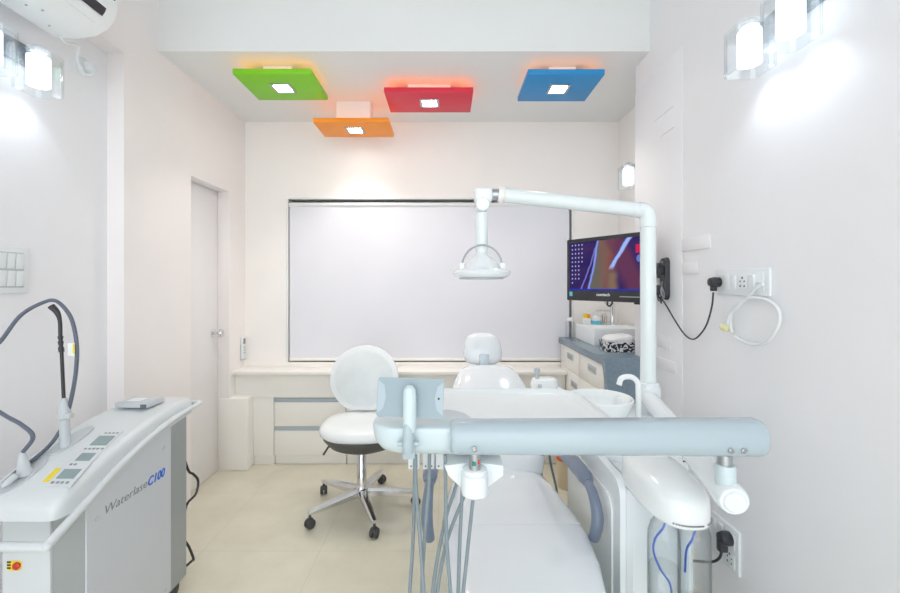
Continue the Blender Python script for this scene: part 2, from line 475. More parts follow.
# ------------------------------------------------------------------ roller blind
t = thing('roller_blind', 'large pale lilac-grey roller blind pulled down over the window', 'blind', (-0.14, 3.345, WZ0))
bx0, bx1 = -1.236, 0.974
b = new()
N = 40
prof = [(bx0 + (bx1 - bx0) * i / N, 3.318 + 0.0025 * math.sin(i * 0.9) * math.sin(i * 0.23)) for i in range(N + 1)]
vs = [[b.verts.new((x, y, z)) for x, y in prof] for z in (0.785, 1.2, 1.6, 1.985)]
vs2 = [[b.verts.new((x, y + 0.0015, z)) for x, y in prof] for z in (0.785, 1.2, 1.6, 1.985)]
for g in (vs, vs2):
    for p, q in zip(g, g[1:]):
        for i in range(N): b.faces.new((p[i], p[i + 1], q[i + 1], q[i]))
for i in range(N):
    b.faces.new((vs[0][i], vs[0][i + 1], vs2[0][i + 1], vs2[0][i])); b.faces.new((vs[-1][i], vs[-1][i + 1], vs2[-1][i + 1], vs2[-1][i]))
for k in range(3):
    for i in (0, N): b.faces.new((vs[k][i], vs[k + 1][i], vs2[k + 1][i], vs2[k][i]))
obj('fabric', b, M_blind, t)
b = new(); tube(b, [(bx0 - 0.003, 3.322, 1.995), (bx1 + 0.008, 3.322, 1.995)], 0.017, 16); obj('roller', b, M_trimw, t)
b = new(); box(b, bx0, bx1, 3.311, 3.326, 0.762, 0.786, 0.004); obj('bottom_bar', b, M_lam, t, label='cream bottom bar')
for x in (bx0 - 0.009, bx1 + 0.008):
    b = new(); box(b, x, x + 0.006, 3.31, 3.34, 1.972, 2.03, 0.001); obj('bracket', b, M_alu, t)

# ------------------------------------------------------------------ coloured ceiling panels
def ceiling_panel(x0, x1, y0, y1, z, m, lab):
    cx, cy = (x0 + x1) / 2, (y0 + y1) / 2
    t = thing('ceiling_panel', lab, 'ceiling light', (cx, cy, z), group='coloured light panels under the ceiling')
    b = new(); w = 0.055
    # board with a square opening in the middle
    box(b, x0, x1, y0, y1, z + 0.006, z + 0.038, 0.004)
    obj('panel', b, m, t)
    b = new(); box(b, x0 + 0.14, x1 - 0.14, y0 + 0.08, y1 - 0.08, z + 0.038, ZC - 0.0005); obj('mounting_block', b, M_trimw, t)
    b = new()
    f = 0.062; g = 0.046
    for a in ((cx - f, cx + f, cy - f, cy - g), (cx - f, cx + f, cy + g, cy + f), (cx - f, cx - g, cy - g, cy + g), (cx + g, cx + f, cy - g, cy + g)):
        box(b, a[0], a[1], a[2], a[3], z + 0.001, z + 0.008, 0.0008)
    obj('downlight_frame', b, M_steel, t)
    b = new(); box(b, cx - g, cx + g, cy - g, cy + g, z + 0.003, z + 0.008); obj('downlight_diffuser', b, M_down, t)
    b = new()
    for a in ((x0 + 0.03, x1 - 0.03, y0 + 0.025, y0 + 0.035), (x0 + 0.03, x1 - 0.03, y1 - 0.035, y1 - 0.025),
              (x0 + 0.03, x0 + 0.04, y0 + 0.04, y1 - 0.04), (x1 - 0.04, x1 - 0.03, y0 + 0.04, y1 - 0.04)):
        box(b, a[0], a[1], a[2], a[3], z + 0.038, z + 0.042)
    obj('led_strip', b, M_led, t)
ceiling_panel(-1.215, -0.767, 2.387, 2.728, 2.553, M_pgreen, 'lime green square light panel hung under the ceiling, leftmost')
ceiling_panel(-0.906, -0.390, 2.857, 3.143, 2.460, M_porange, 'orange light panel hung lowest and nearest the blind wall')
ceiling_panel(-0.386, 0.170, 2.612, 2.921, 2.553, M_pred, 'red light panel under the ceiling between orange and blue ones')
ceiling_panel(0.467, 0.906, 2.393, 2.745, 2.553, M_pblue, 'blue light panel hung under the ceiling, rightmost')

# ------------------------------------------------------------------ wall lamps with glass box shades
LAMPS = []
def wall_lamp(wx, sgn, ys, z, lab, n=2):
    """wx wall plane, sgn = direction out of the wall (+1/-1 in x), ys = lamp depths"""
    ya, yb = min(ys), max(ys)
    t = thing('wall_lamp', lab, 'wall lamp', (wx, (ya + yb) / 2, z))
    b = new(); box(b, wx, wx + sgn * 0.022, ya - 0.075, yb + 0.035, z + 0.035, z + 0.115, 0.003); obj('back_plate', b, M_lplate, t)
    cx = wx + sgn * 0.085
    for y in ys:
        b = new()
        tube(b, [(wx + sgn * 0.02, y, z + 0.085), (cx, y, z + 0.085)], 0.011, 12)
        lathe(b, [(0.030, 0.0), (0.030, 0.012), (0.022, 0.024), (0.012, 0.03)], (cx, y, z + 0.072), (0, 0, 1), 24)
        obj('arm', b, M_chrome, t)
        b = new()
        pr = rrect(0.118, 0.118, 0.024, 6); pi = rrect(0.108, 0.108, 0.020, 6)
        rings = [[(cx + p[0], y + p[1], zz) for p in pr] for zz in (z + 0.074, z - 0.078)] + [[(cx + p[0], y + p[1], zz) for p in pi] for zz in (z - 0.078, z + 0.066)]
        loft(b, rings, cap=True)
        obj('glass_shade', b, M_glass, t)
        b = new(); lathe(b, [(0.024, -0.056), (0.036, -0.052), (0.036, 0.058), (0.028, 0.062)], (cx, y, z), (0, 0, 1), 28)
        obj('lamp_tube', b, M_lamp, t)
        LAMPS.append((cx, y, z - 0.085, sgn))
wall_lamp(XLR, 1, (1.630, 1.450), 2.185, 'chrome wall lamp with glass box shades on left wall below air conditioner')
wall_lamp(XR, -1, (1.432, 1.262), 2.165, 'chrome wall lamp with two glass box shades high on the right wall')
wall_lamp(XN, -1, (2.94,), 2.115, 'single small wall lamp in the niche beyond the right wall end')

# ------------------------------------------------------------------ air conditioner
t = thing('air_conditioner', 'white split air conditioner mounted at the top of the left wall', 'air conditioner', (XL, 1.25, 2.36)); ac_t = t
ac = [(XL + 0.002, 2.362), (-1.50, 2.360), (-1.425, 2.372), (-1.375, 2.40), (-1.345, 2.44), (-1.333, 2.49), (-1.338, 2.56), (-1.352, 2.64), (-1.40, 2.662), (XL + 0.002, 2.665)]
def acring(y, k=1.0):
    cx, cz = -1.46, 2.51
    return [(cx + (p[0] - cx) * k, y, cz + (p[1] - cz) * k) for p in ac]
b = new(); loft(b, [acring(0.88, .98), acring(0.89), acring(1.70), acring(1.712, .98)]); obj('body', b, M_white, t, sharp=30)
# front cover sits slightly proud, leaving a dark slot below it
b = new()
fp = [(-1.346, 2.515), (-1.327, 2.517), (-1.330, 2.58), (-1.346, 2.648), (-1.36, 2.645)]
prism(b, fp, lambda p: (p[0], 0.885, p[1]), lambda p: (p[0], 1.69, p[1])); obj('front_cover', b, M_white, t)
b = new()
fp = [(-1.3545, 2.419), (-1.3425, 2.4365), (-1.3385, 2.450), (-1.346, 2.452), (-1.350, 2.440), (-1.361, 2.424)]
prism(b, fp, lambda p: (p[0], 0.95, p[1]), lambda p: (p[0], 1.655, p[1])); obj('air_outlet', b, M_black, t, label='dark air outlet slot')
b = new()
fp = [(-1.387, 2.396), (-1.372, 2.412), (-1.366, 2.412), (-1.381, 2.393)]
prism(b, fp, lambda p: (p[0], 0.95, p[1]), lambda p: (p[0], 1.655, p[1])); obj('louver', b, M_white, t)
b = new()
prism(b, [(-1.339, 2.503), (-1.331, 2.503), (-1.331, 2.513), (-1.339, 2.513)], lambda p: (p[0], 0.9, p[1]), lambda p: (p[0], 1.69, p[1])); obj('seam_slot', b, M_black, t)
for x, y in ((-1.50, 1.50), (-1.47, 1.53), (-1.53, 1.62)):
    b = new(); lathe(b, [(0.004, 0), (0.004, 0.002)], (x, y, 2.359), (0, 0, 1), 10); obj('cover_screw', b, M_mgrey, t)

# socket and cord of the air conditioner
t = thing('wall_socket', 'round white socket on the left wall below the air conditioner', 'socket', (XLR, 1.93, 2.36))
b = new(); lathe(b, [(0.042, 0), (0.042, 0.008), (0.034, 0.016), (0.02, 0.018)], (XLR, 1.93, 2.36), (1, 0, 0), 28); obj('plate', b, M_plate, t)
b = new(); lathe(b, [(0.026, 0.0), (0.026, 0.014), (0.018, 0.03)], (XLR + 0.019, 1.93, 2.36), (1, 0, 0), 24); obj('plug', b, M_plate, t)
b = new(); tube(b, [(-1.545, 1.68, 2.362), (-1.56, 1.72, 2.355)] + [((p - 446) * y / 420, y, EYE - (q - 285) * y / 420) for p, q, y in ((78, 46, 1.80), (77, 58, 1.84), (80, 68, 1.87), (86, 74, 1.90), (93, 74, 1.92), (94, 68, 1.93), (91, 65, 1.93))], 0.0055, 8, 6)
obj('power_cord', b, M_plate, ac_t, label='white power cord')

# ------------------------------------------------------------------ switchboards
def plate_frame(b, wx, sgn, y0, y1, z0, z1, th=0.012):
    box(b, wx, wx + sgn * th, y0, y1, z0, z1, 0.004, 3)

t = thing('switchboard', 'large white switchboard with two rows of switches on left wall', 'switchboard', (XLR, 1.54, 1.417))
b = new(); plate_frame(b, XLR, 1, 1.415, 1.668, 1.328, 1.507); obj('plate', b, M_plate, t)
b = new(); box(b, XLR + 0.012, XLR + 0.014, 1.44, 1.645, 1.350, 1.485, 0.001); obj('inner_frame', b, M_lgrey, t)
for r_ in range(2):
    for k in range(6):
        y = 1.446 + k * 0.033; z = 1.354 + r_ * 0.066
        b = new()
        mt = Matrix.Translation((XLR + 0.016, y + 0.0145, z + 0.031)) @ Matrix.Rotation(R(5), 4, 'Y')
        box(b, -0.005, 0.004, -0.0145, 0.0145, -0.029, 0.029, 0.002, 2, mt); obj('switch', b, M_plate, t)

def pin_socket(t, wx, sgn, yc, zc, w):
    b = new(); box(b, wx, wx + sgn * 0.003, yc - w, yc + w, zc - w, zc + w, 0.001); s = obj('socket_face', b, M_plate, t)
    b = new()
    for dy, dz, r_ in ((0, 0.014, 0.0042), (-0.009, 0.003, 0.0032), (0.009, 0.003, 0.0032), (-0.009, -0.012, 0.0036), (0.009, -0.012, 0.0036)):
        lathe(b, [(r_, 0), (r_, 0.001)], (wx + sgn * 0.003, yc + dy * w / 0.022, zc + dz * w / 0.022), (sgn, 0, 0), 12)
    obj('pin_holes', b, M_dark, s)

t = thing('switchboard', 'wide white switchboard on right wall with black plug and cable coil', 'switchboard', (XR, 1.585, 1.37))
b = new(); plate_frame(b, XR, -1, 1.439, 1.730, 1.32, 1.42); obj('plate', b, M_plate, t)
b = new(); box(b, XR - 0.012, XR - 0.0145, 1.462, 1.705, 1.336, 1.404, 0.001); obj('inner_frame', b, M_plate, t)
for y in (1.645, 1.61, 1.515):
    b = new(); mt = Matrix.Translation((XR - 0.0165, y, 1.37)) @ Matrix.Rotation(R(-5), 4, 'Y')
    box(b, -0.004, 0.005, -0.014, 0.014, -0.028, 0.028, 0.002, 2, mt); obj('switch', b, M_plate, t)
pin_socket(t, XR - 0.0145, -1, 1.563, 1.37, 0.026)

t = thing('power_outlet', 'square white outlet low on right wall beside the water bottles', 'outlet', (XR, 1.672, 0.335))
b = new(); plate_frame(b, XR, -1, 1.59, 1.755, 0.25, 0.42); obj('plate', b, M_plate, t)
for y in (1.74, 1.715, 1.69):
    pass
for y in (1.725, 1.69):
    b = new(); box(b, XR - 0.012, XR - 0.02, y - 0.014, y + 0.014, 0.362, 0.402, 0.002); obj('switch', b, M_plate, t)
pin_socket(t, XR - 0.012, -1, 1.637, 0.295, 0.028)
pin_socket(t, XR - 0.012, -1, 1.637, 0.368, 0.028)

# black plugs and their cords
def plug(b, wx, y, z, s=1.0):
    lathe(b, [(0.024 * s, 0.0), (0.025 * s, 0.02), (0.02 * s, 0.038), (0.008 * s, 0.042)], (wx, y, z), (-1, 0, 0), 20)
    box(b, wx - 0.04 * s, wx - 0.012, y - 0.012 * s, y + 0.012 * s, z - 0.045 * s, z - 0.005, 0.004)
t = thing('power_lead', 'black plug and cord sagging from right switchboard to monitor bracket', 'cord', (XR - 0.0145, 1.705, 1.372))
b = new(); plug(b, XR - 0.0148, 1.700, 1.372, 0.82); obj('plug', b, M_black, t)
b = new(); tube(b, [(1.082, 1.70, 1.33), (1.085, 1.715, 1.27), (1.09, 1.76, 1.19), (1.095, 1.83, 1.132), (1.10, 1.89, 1.118), (1.10, 1.95, 1.14), (1.095, 2.02, 1.20), (1.09, 2.08, 1.26), (1.072, 2.10, 1.30)], 0.0035, 8, 6); obj('cord', b, M_black, t)
t = thing('power_lead', 'black plug and short cord in the low outlet behind water bottles', 'cord', (XR - 0.0155, 1.637, 0.368))
b = new(); plug(b, XR - 0.0155, 1.637, 0.372, 1.1); obj('plug', b, M_black, t)
b = new(); tube(b, [(1.075, 1.637, 0.325), (1.07, 1.645, 0.29), (1.05, 1.665, 0.262), (1.00, 1.69, 0.25), (0.918, 1.70, 0.25)], 0.005, 8, 6); obj('cord', b, M_black, t)
# white cable coil
t = thing('cable_coil', 'white cable looped on the right wall with a cream plug end', 'cable', (XR - 0.0145, 1.485, 1.368))
cpts = []
for px, py in ((763, 284), (757, 288), (748, 297), (738, 306), (730, 315), (727, 324)):
    s = (px - 446) / 1.094; cpts.append((1.094, 420 / s, EYE - (py - 285) / s))
b = new(); tube(b, [(1.1055, 1.488, 1.366)] + cpts, 0.0056, 8, 6)
loop = []
for k in range(17):
    a = R(150 + k * 21.8)
    px, py = 754.5 + 25.5 * math.cos(a), 321 + 23.5 * math.sin(a)
    s = (px - 446) / 1.10; loop.append((1.10 + 0.006 * math.sin(k), 420 / s, EYE - (py - 285) / s))
tube(b, loop, 0.0056, 8, 5)
obj('cable', b, M_plate, t)
b = new(); s = (725 - 446) / 1.092
lathe(b, [(0.010, -0.018), (0.013, -0.008), (0.013, 0.010), (0.009, 0.016)], (1.092, 420 / s, EYE - 43 / s), (0.2, -0.8, -0.3), 14); obj('plug', b, M_tape, t, label='cream plug end')

# remote control in its holder by the back corner
t = thing('remote_control', 'small white remote control in a holder on wall by the window', 'remote', (XL, 3.255, 0.80))
b = new(); box(b, XL + 0.003, XL + 0.020, 3.230, 3.275, 0.79, 0.955, 0.004, 3); obj('body', b, M_plate, t)
b = new(); box(b, XL + 0.020, XL + 0.022, 3.236, 3.269, 0.905, 0.945, 0.0008); obj('display', b, M_mgrey, t)
b = new()
for k in range(3):
    for j in range(2): box(b, XL + 0.020, XL + 0.0225, 3.238 + j * 0.018, 3.25 + j * 0.018, 0.83 + k * 0.022, 0.843 + k * 0.022, 0.001)
obj('buttons', b, M_lgrey, t)
b = new(); box(b, XL + 0.0, XL + 0.003, 3.226, 3.279, 0.785, 0.90); box(b, XL + 0.003, XL + 0.024, 3.226, 3.279, 0.78, 0.789, 0.001); obj('holder', b, M_lgrey, t)

# ------------------------------------------------------------------ laser machine on the left
LX0, LX1 = -1.410, -1.155
lc = (LX0 + LX1) / 2
t = thing('laser_machine', 'white and grey wheeled dental laser machine with curved top by left wall', 'machine', (lc, 1.55, 0)); laser_t = t
foot = [(-1.2095, 1.2925), (-1.158, 1.345), (-1.158, 1.765), (-1.158, 1.873), (LX0 + .003, 1.873), (LX0 + .003, 1.345), (-1.3555, 1.2925)]
def htop(y):
    P = ((1.20, 0.690), (1.24, 0.716), (1.30, 0.744), (1.40, 0.778), (1.50, 0.806), (1.65, 0.838), (1.80, 0.852), (1.93, 0.854))
    for (a, za), (c, zc) in zip(P, P[1:]):
        if y <= c: return za + (zc - za) * (y - a) / (c - a)
    return P[-1][1]
def hbot(y):
    P = ((1.20, 0.664), (1.347, 0.664), (1.5, 0.712), (1.62, 0.746), (1.757, 0.772), (1.93, 0.79))
    for (a, za), (c, zc) in zip(P, P[1:]):
        if y <= c: return za + (zc - za) * (y - a) / (c - a)
    return P[-1][1]
b = new()
r0 = [(x, y, 0.07) for x, y in foot]; r1 = [(x, y, hbot(y) + 0.002) for x, y in foot]
loft(b, [r0, r1]); body = obj('body', b, M_laserg, t, label='grey metal body')
# front panel and side panels
b = new(); box(b, -1.356, -1.2098, 1.283, 1.293, 0.085, 0.653, 0.002); obj('front_panel', b, M_laser, t)
b = new()
pp = [(1.347, 0.085), (1.757, 0.085)] + [(1.757 - 0.041 * k, hbot(1.757 - 0.041 * k) - 0.004) for k in range(11)]
prism(b, pp, lambda p: (-1.159, p[0], p[1]), lambda p: (LX1 + 0.004, p[0], p[1])); sp = obj('side_panel', b, M_laserp, t)
b = new(); prism(b, pp, lambda p: (LX0 + 0.004, p[0], p[1]), lambda p: (LX0 - 0.004, p[0], p[1])); obj('side_panel', b, M_laserp, t)
for y, z in ((1.385, 0.590), (1.715, 0.695), (1.722, 0.105)):
    b = new(); lathe(b, [(0.0085, 0), (0.0085, 0.003), (0.005, 0.0035)], (LX1 + 0.004, y, z), (1, 0, 0), 16); ps = obj('panel_screw', b, M_lgrey, sp)

side = Matrix(((0, 0, 1, LX1 + 0.0045), (1, 0, 0, 0), (0, 1, 0, 0), (0, 0, 0, 1)))
def sidetext(name, s, y, z, size, m, fit, shear, bold):
    mt = Matrix.Translation(Vector((LX1 + 0.0045, y, z)) - wloc(sp)) @ Matrix(((0, 0, 1, 0), (1, 0, 0, 0), (0, 1, 0, 0), (0, 0, 0, 1)))
    return text(name, s, size, m, mt, sp, shear, bold, fit=fit)
sidetext('lettering', 'Waterlase', 1.419, 0.584, 0.044, M_ink, 0.198, 0.25, -0.0006)
sidetext('lettering', 'C100', 1.622, 0.582, 0.046, M_blue, 0.098, 0.25, 0.0012)
# hood with rounded shoulders
b = new()
rings = []
ys = [1.235, 1.241, 1.252, 1.272, 1.31, 1.36, 1.42, 1.48, 1.54, 1.60, 1.66, 1.72, 1.78, 1.84, 1.885, 1.905, 1.912]
for i, y in enumerate(ys):
    zt = htop(y); zb = hbot(y); w0, w1 = LX0 - 0.006, LX1 + 0.010
    ins = {0: 0.022, 1: 0.012, 2: 0.004, 15: 0.006, 16: 0.016}.get(i, 0)
    zt -= ins * 0.7; w0 += ins; w1 -= ins
    rr = 0.030; ring = [(w0, y, zb), (w0, y, (zb + zt - rr) / 2)]
    for k in range(7):
        a = R(180 - 15 * k); ring.append((w0 + rr + rr * math.cos(a), y, zt - rr + rr * math.sin(a)))
    for k in range(7):
        a = R(90 - 15 * k); ring.append((w1 - rr + rr * math.cos(a), y, zt - rr + rr * math.sin(a)))
    ring += [(w1, y, (zb + zt - rr) / 2), (w1, y, zb)]
    rings.append(ring)
loft(b, rings); hood = obj('hood', b, M_laser, t, sharp=50)
# push rail all round
b = new()
rail = [(1.197, 0.614), (1.33, 0.672), (1.5, 0.742), (1.72, 0.795), (1.945, 0.815)]
tube(b, [(LX1 + 0.016, y, z) for y, z in rail], [0.0135, 0.0125, 0.012, 0.012, 0.010], 14, 8)
tube(b, [(LX0 - 0.016, y, z) for y, z in rail], [0.0135, 0.0125, 0.012, 0.012, 0.010], 14, 8)
tube(b, [(LX0 - 0.016, 1.197, 0.614), (LX1 + 0.016, 1.197, 0.614)], 0.0135, 14)
tube(b, [(LX0 - 0.016, 1.945, 0.815), (LX1 + 0.016, 1.945, 0.815)], 0.010, 14)
for x in (LX0 - 0.016, LX1 + 0.016):
    lathe(b, [(0.004, -0.0145), (0.0105, -0.0105), (0.0145, 0), (0.0105, 0.0105), (0.004, 0.0145)], (x, 1.197, 0.614), (1, 0, 0), 16)
obj('rail', b, M_laser, t)
# plates that follow the curved hood top
def on_hood(b, x0, x1, y0, y1, th, lift=0.0, n=8, k=0.16):
    rings = []
    for i in range(n + 1):
        y = y0 + (y1 - y0) * i / n; z = htop(y) + lift; q = k * (1.56 - y)
        rings.append([(x0 + q, y, z - 0.003), (x1 + q, y, z - 0.003), (x1 + q, y, z + th), (x0 + q, y, z + th)])
    loft(b, rings)
b = new(); on_hood(b, -1.273, -1.195, 1.29, 1.555, 0.0015); kp = obj('control_panel', b, M_lgrey, hood)
b = new(); on_hood(b, -1.2715, -1.1965, 1.2915, 1.5535, 0.0022); obj('control_panel_face', b, M_laser, kp)
for x0, x1, y0, y1 in ((-1.262, -1.203, 1.468, 1.522), (-1.258, -1.21, 1.392, 1.428), (-1.264, -1.208, 1.318, 1.356)):
    b = new(); on_hood(b, x0, x1, y0, y1, 0.0032, 0, 3); obj('display', b, M_lcd, kp)
for y, xs in ((1.540, (-1.25, -1.236, -1.222, -1.208)), (1.450, (-1.262, -1.248, -1.234, -1.22, -1.204)), (1.376, (-1.258, -1.244)), (1.303, (-1.262, -1.246, -1.232, -1.216))):
    for x in xs:
        b = new(); on_hood(b, x - 0.0042, x + 0.0042, y - 0.0035, y + 0.0035, 0.0035, 0, 1); obj('key', b, M_mgrey, kp)
b = new(); on_hood(b, -1.297, -1.279, 1.308, 1.362, 0.0015, 0, 4); obj('warning_label', b, M_yel, hood, label='yellow warning label')
# hose connector with flange, holder post with black rod
def oval(b, cx, cy, a, c, th, ang=0):
    pts = selp(a, c, 2, 28); ca, sa = math.cos(ang), math.sin(ang)
    P = [(cx + p[0] * ca - p[1] * sa, cy + p[0] * sa + p[1] * ca) for p in pts]
    loft(b, [[(x, y, htop(y) - 0.004) for x, y in P], [(x, y, htop(y) + th) for x, y in P]])
b = new(); oval(b, -1.345, 1.335, 0.036, 0.075, 0.004); obj('flange', b, M_lgrey, hood)
b = new(); oval(b, -1.335, 1.50, 0.030, 0.085, 0.006); pl = obj('holder_plate', b, M_lgrey, hood)
cz = htop(1.335)
b = new(); lathe(b, [(0.021, 0.0), (0.021, 0.012), (0.017, 0.018), (0.016, 0.03), (0.0135, 0.045), (0.009, 0.068), (0.007, 0.075)], (-1.340, 1.335, cz), (-0.10, 0, 1), 20); obj('hose_connector', b, M_lgrey, hood)
hz = htop(1.465)
b = new(); lathe(b, [(0.017, -0.002), (0.0155, 0.02), (0.0145, 0.095), (0.019, 0.10), (0.019, 0.125), (0.014, 0.15), (0.0085, 0.17)], (-1.328, 1.465, hz), (-0.03, 0, 1), 20)
box(b, -1.328, -1.300, 1.45, 1.47, hz + 0.10, hz + 0.118, 0.004)
obj('holder_post', b, M_lgrey, hood)
b = new(); tube(b, [(-1.333, 1.465, hz + 0.16), (-1.338, 1.465, hz + 0.27), (-1.341, 1.465, hz + 0.33)], 0.0055, 10)
tube(b, [(-1.341, 1.465, hz + 0.33), (-1.343, 1.465, hz + 0.345), (-1.343, 1.465, hz + 0.35), (-1.344, 1.465, hz + 0.365), (-1.344, 1.465, hz + 0.37), (-1.345, 1.465, hz + 0.385)], [0.008, 0.0085, 0.006, 0.0085, 0.006, 0.0085], 12)
tube(b, [(-1.345, 1.465, hz + 0.385), (-1.347, 1.465, hz + 0.44), (-1.355, 1.462, hz + 0.47), (-1.372, 1.46, hz + 0.49)], [0.006, 0.006, 0.009, 0.011], 12, 4)
obj('rod', b, M_black, hood, label='thin black support rod')
# long slate hose: connector -> out left -> over the rod -> down behind the holder
def lp(px, py, y): return ((px - 446) * y / 420, y, EYE - (py - 285) * y / 420)
b = new()
tube(b, [(-1.347, 1.335, cz + 0.07), lp(33, 437, 1.335), lp(22, 425, 1.34), lp(6, 416, 1.36), lp(-12, 403, 1.38), lp(-24, 380, 1.40), lp(-14, 352, 1.42), lp(0, 342, 1.44), lp(20, 316, 1.45), lp(42, 303, 1.46), lp(56, 301, 1.462), lp(69, 314, 1.463), lp(75, 332, 1.464), lp(77, 355, 1.465), lp(74, 385, 1.467), lp(66, 418, 1.47), lp(54, 440, 1.46), lp(38, 456, 1.40), lp(20, 469, 1.34), lp(4, 483, 1.28)], 0.0062, 10, 6)
obj('fibre_hose', b, M_hosed, hood, label='slate grey hose looped over the rod')
b = new(); lathe(b, [(0.004, 0), (0.010, 0.01), (0.010, 0.035), (0.008, 0.04)], lp(2, 487, 1.27), (0.3, 0.6, 0.5), 14); obj('hose_tip', b, M_lgrey, hood)
b = new(); c0 = lp(73, 349, 1.46); box(b, c0[0] - 0.012, c0[0] + 0.012, 1.452, 1.454, c0[2] - 0.022, c0[2] + 0.022, 0.0005); obj('tag', b, M_plate, hood)
b = new(); box(b, c0[0] + 0.006, c0[0] + 0.0125, 1.4515, 1.4525, c0[2] - 0.015, c0[2] + 0.018); obj('tag_stripe', b, M_yel, hood)
# emergency stop
b = new(); lathe(b, [(0.02, 0), (0.02, 0.0015)], (-1.330, 1.283, 0.504), (0, -1, 0), 4)
b.clear(); prism(b, rrect(0.044, 0.030, 0.009), lambda p: (-1.318 + p[0], 1.2832, 0.503 + p[1]), lambda p: (-1.318 + p[0], 1.2815, 0.503 + p[1])); es = obj('stop_label', b, M_yel, t, label='yellow stop label')
b = new(); lathe(b, [(0.011, 0), (0.0115, 0.005), (0.008, 0.008), (0.003, 0.009)], (-1.308, 1.2815, 0.504), (0, -1, 0), 20); obj('stop_button', b, M_red, es, label='red button')
b = new()
for z in (0.494, 0.503, 0.512): box(b, -1.339, -1.328, 1.2805, 1.2816, z, z + 0.005)
obj('stop_marks', b, M_inkd, es)
# casters
for x, y in ((-1.19, 1.83), (-1.375, 1.83), (-1.22, 1.34), (-1.345, 1.34)):
    b = new(); lathe(b, [(0.018, -0.011), (0.03, -0.009), (0.032, 0), (0.03, 0.009), (0.018, 0.011)], (x, y, 0.032), (1, 0, 0), 20); box(b, x - 0.016, x + 0.016, y - 0.014, y + 0.014, 0.045, 0.072, 0.003); obj('caster', b, M_black, t)
# flat grey case lying on the hood, black cord behind
t = thing('flat_case', 'flat grey case lying on the back of the laser machine top', 'case', (-1.30, 1.76, htop(1.76)))
zc = htop(1.83) + 0.001
b = new(); mt = Matrix.Translation((-1.292, 1.775, 0.0)) @ Matrix.Rotation(R(-4), 4, 'Z')
box(b, -0.07, 0.07, -0.05, 0.05, htop(1.84) + 0.0015, htop(1.84) + 0.022, 0.003, 2, mt); obj('body', b, M_lgrey, t)
b = new(); box(b, -0.064, 0.064, -0.044, 0.044, htop(1.84) + 0.022, htop(1.84) + 0.0245, 0.001, 2, mt); obj('lid', b, M_lgrey, t)
b = new(); box(b, -0.035, 0.02, -0.03, 0.02, htop(1.84) + 0.0245, htop(1.84) + 0.0255, 0, 2, mt); obj('label_sticker', b, M_plate, t)
b = new(); box(b, 0.045, 0.068, -0.056, -0.048, htop(1.84) + 0.003, htop(1.84) + 0.018, 0.002, 2, mt); obj('latch', b, M_hosed, t)
b = new(); tube(b, [(-1.18, 1.885, 0.60), (-1.165, 1.90, 0.52), (-1.155, 1.92, 0.495), (-1.145, 1.94, 0.455), (-1.15, 1.93, 0.40), (-1.175, 1.90, 0.36), (-1.19, 1.895, 0.24), (-1.165, 1.905, 0.17), (-1.155, 1.92, 0.11), (-1.175, 1.94, 0.085), (-1.25, 1.96, 0.03), (-1.4, 2.0, 0.006)], 0.0055, 8, 6)
obj('power_cord', b, M_black, laser_t, label='black power cord')

# ------------------------------------------------------------------ stool
sx, sy = -0.514, 2.564
t = thing('swivel_stool', 'white swivel stool with round backrest and chrome five-star base', 'stool', (sx, sy, 0))
b = new()
rings = []
for z, a, e in ((0.468, 0.205, 2.2), (0.472, 0.240, 2.3), (0.486, 0.254, 2.4), (0.506, 0.256, 2.4), (0.526, 0.246, 2.4), (0.538, 0.222, 2.3), (0.543, 0.17, 2.2), (0.539, 0.08, 2.0)):
    rings.append([(sx + 0.012 + p[0], sy + p[1] * 0.94, z + 0.006 * (p[1] / 0.25) ** 2 * (1 if p[1] < 0 else 0.2) * -1) for p in selp(a, a, e, 44)])
loft(b, rings); obj('seat', b, M_stool, t, sharp=60)
b = new()
lathe(b, [(0.06, 0.365), (0.14, 0.38), (0.205, 0.408), (0.240, 0.448), (0.247, 0.474), (0.20, 0.48)], (sx + 0.012, sy, 0), n=40); obj('seat_shell', b, M_dark, t, label='dark grey seat underside')
b = new(); tube(b, [(sx - 0.12, sy - 0.10, 0.42), (sx - 0.165, sy - 0.14, 0.425), (sx - 0.19, sy - 0.155, 0.385)], 0.006, 8); obj('lever', b, M_black, t)
# backrest pad: rim + face, leaning back
def brest(k, y0, y1, drop=0.0):
    rings = []
    pts = []
    for i in range(48):
        a = 2 * PI * i / 48
        x, z = 0.222 * math.cos(a), 0.208 * math.sin(a)
        if z < -0.09: x = math.copysign(max(abs(x), 0.20 - 0.9 * (-z - 0.09)), x) if z > -0.19 else math.copysign(max(abs(x), 0.07), x)
        pts.append((x * k, max(z * k, -0.198)))
    for yy, kk in ((y0, 0.94), (y0 + 0.006, 1.0), (y1 - 0.006, 1.0), (y1, 0.95)):
        rings.append([(sx - 0.02 + p[0] * kk, yy + 0.16 * p[1] + 0.10 * (p[0] ** 2) * -1.2, 0.752 + p[1] * kk) for p in pts])
    return rings
b = new(); loft(b, brest(1.0, 2.735, 2.775)); br = obj('backrest', b, M_stool, t, sharp=50)
b = new(); loft(b, brest(0.86, 2.729, 2.745)); obj('backrest_panel', b, M_mesh, br)
b = new(); tube(b, [(sx, sy + 0.1, 0.40), (sx, sy + 0.245, 0.395), (sx - 0.01, sy + 0.27, 0.43), (sx - 0.02, sy + 0.225, 0.60)], 0.014, 10, 5); obj('back_stem', b, M_dark, t)
b = new()
lathe(b, [(0.030, 0.12), (0.030, 0.26), (0.027, 0.264), (0.027, 0.38)], (sx, sy, 0), n=24); obj('gas_lift', b, M_chrome, t)
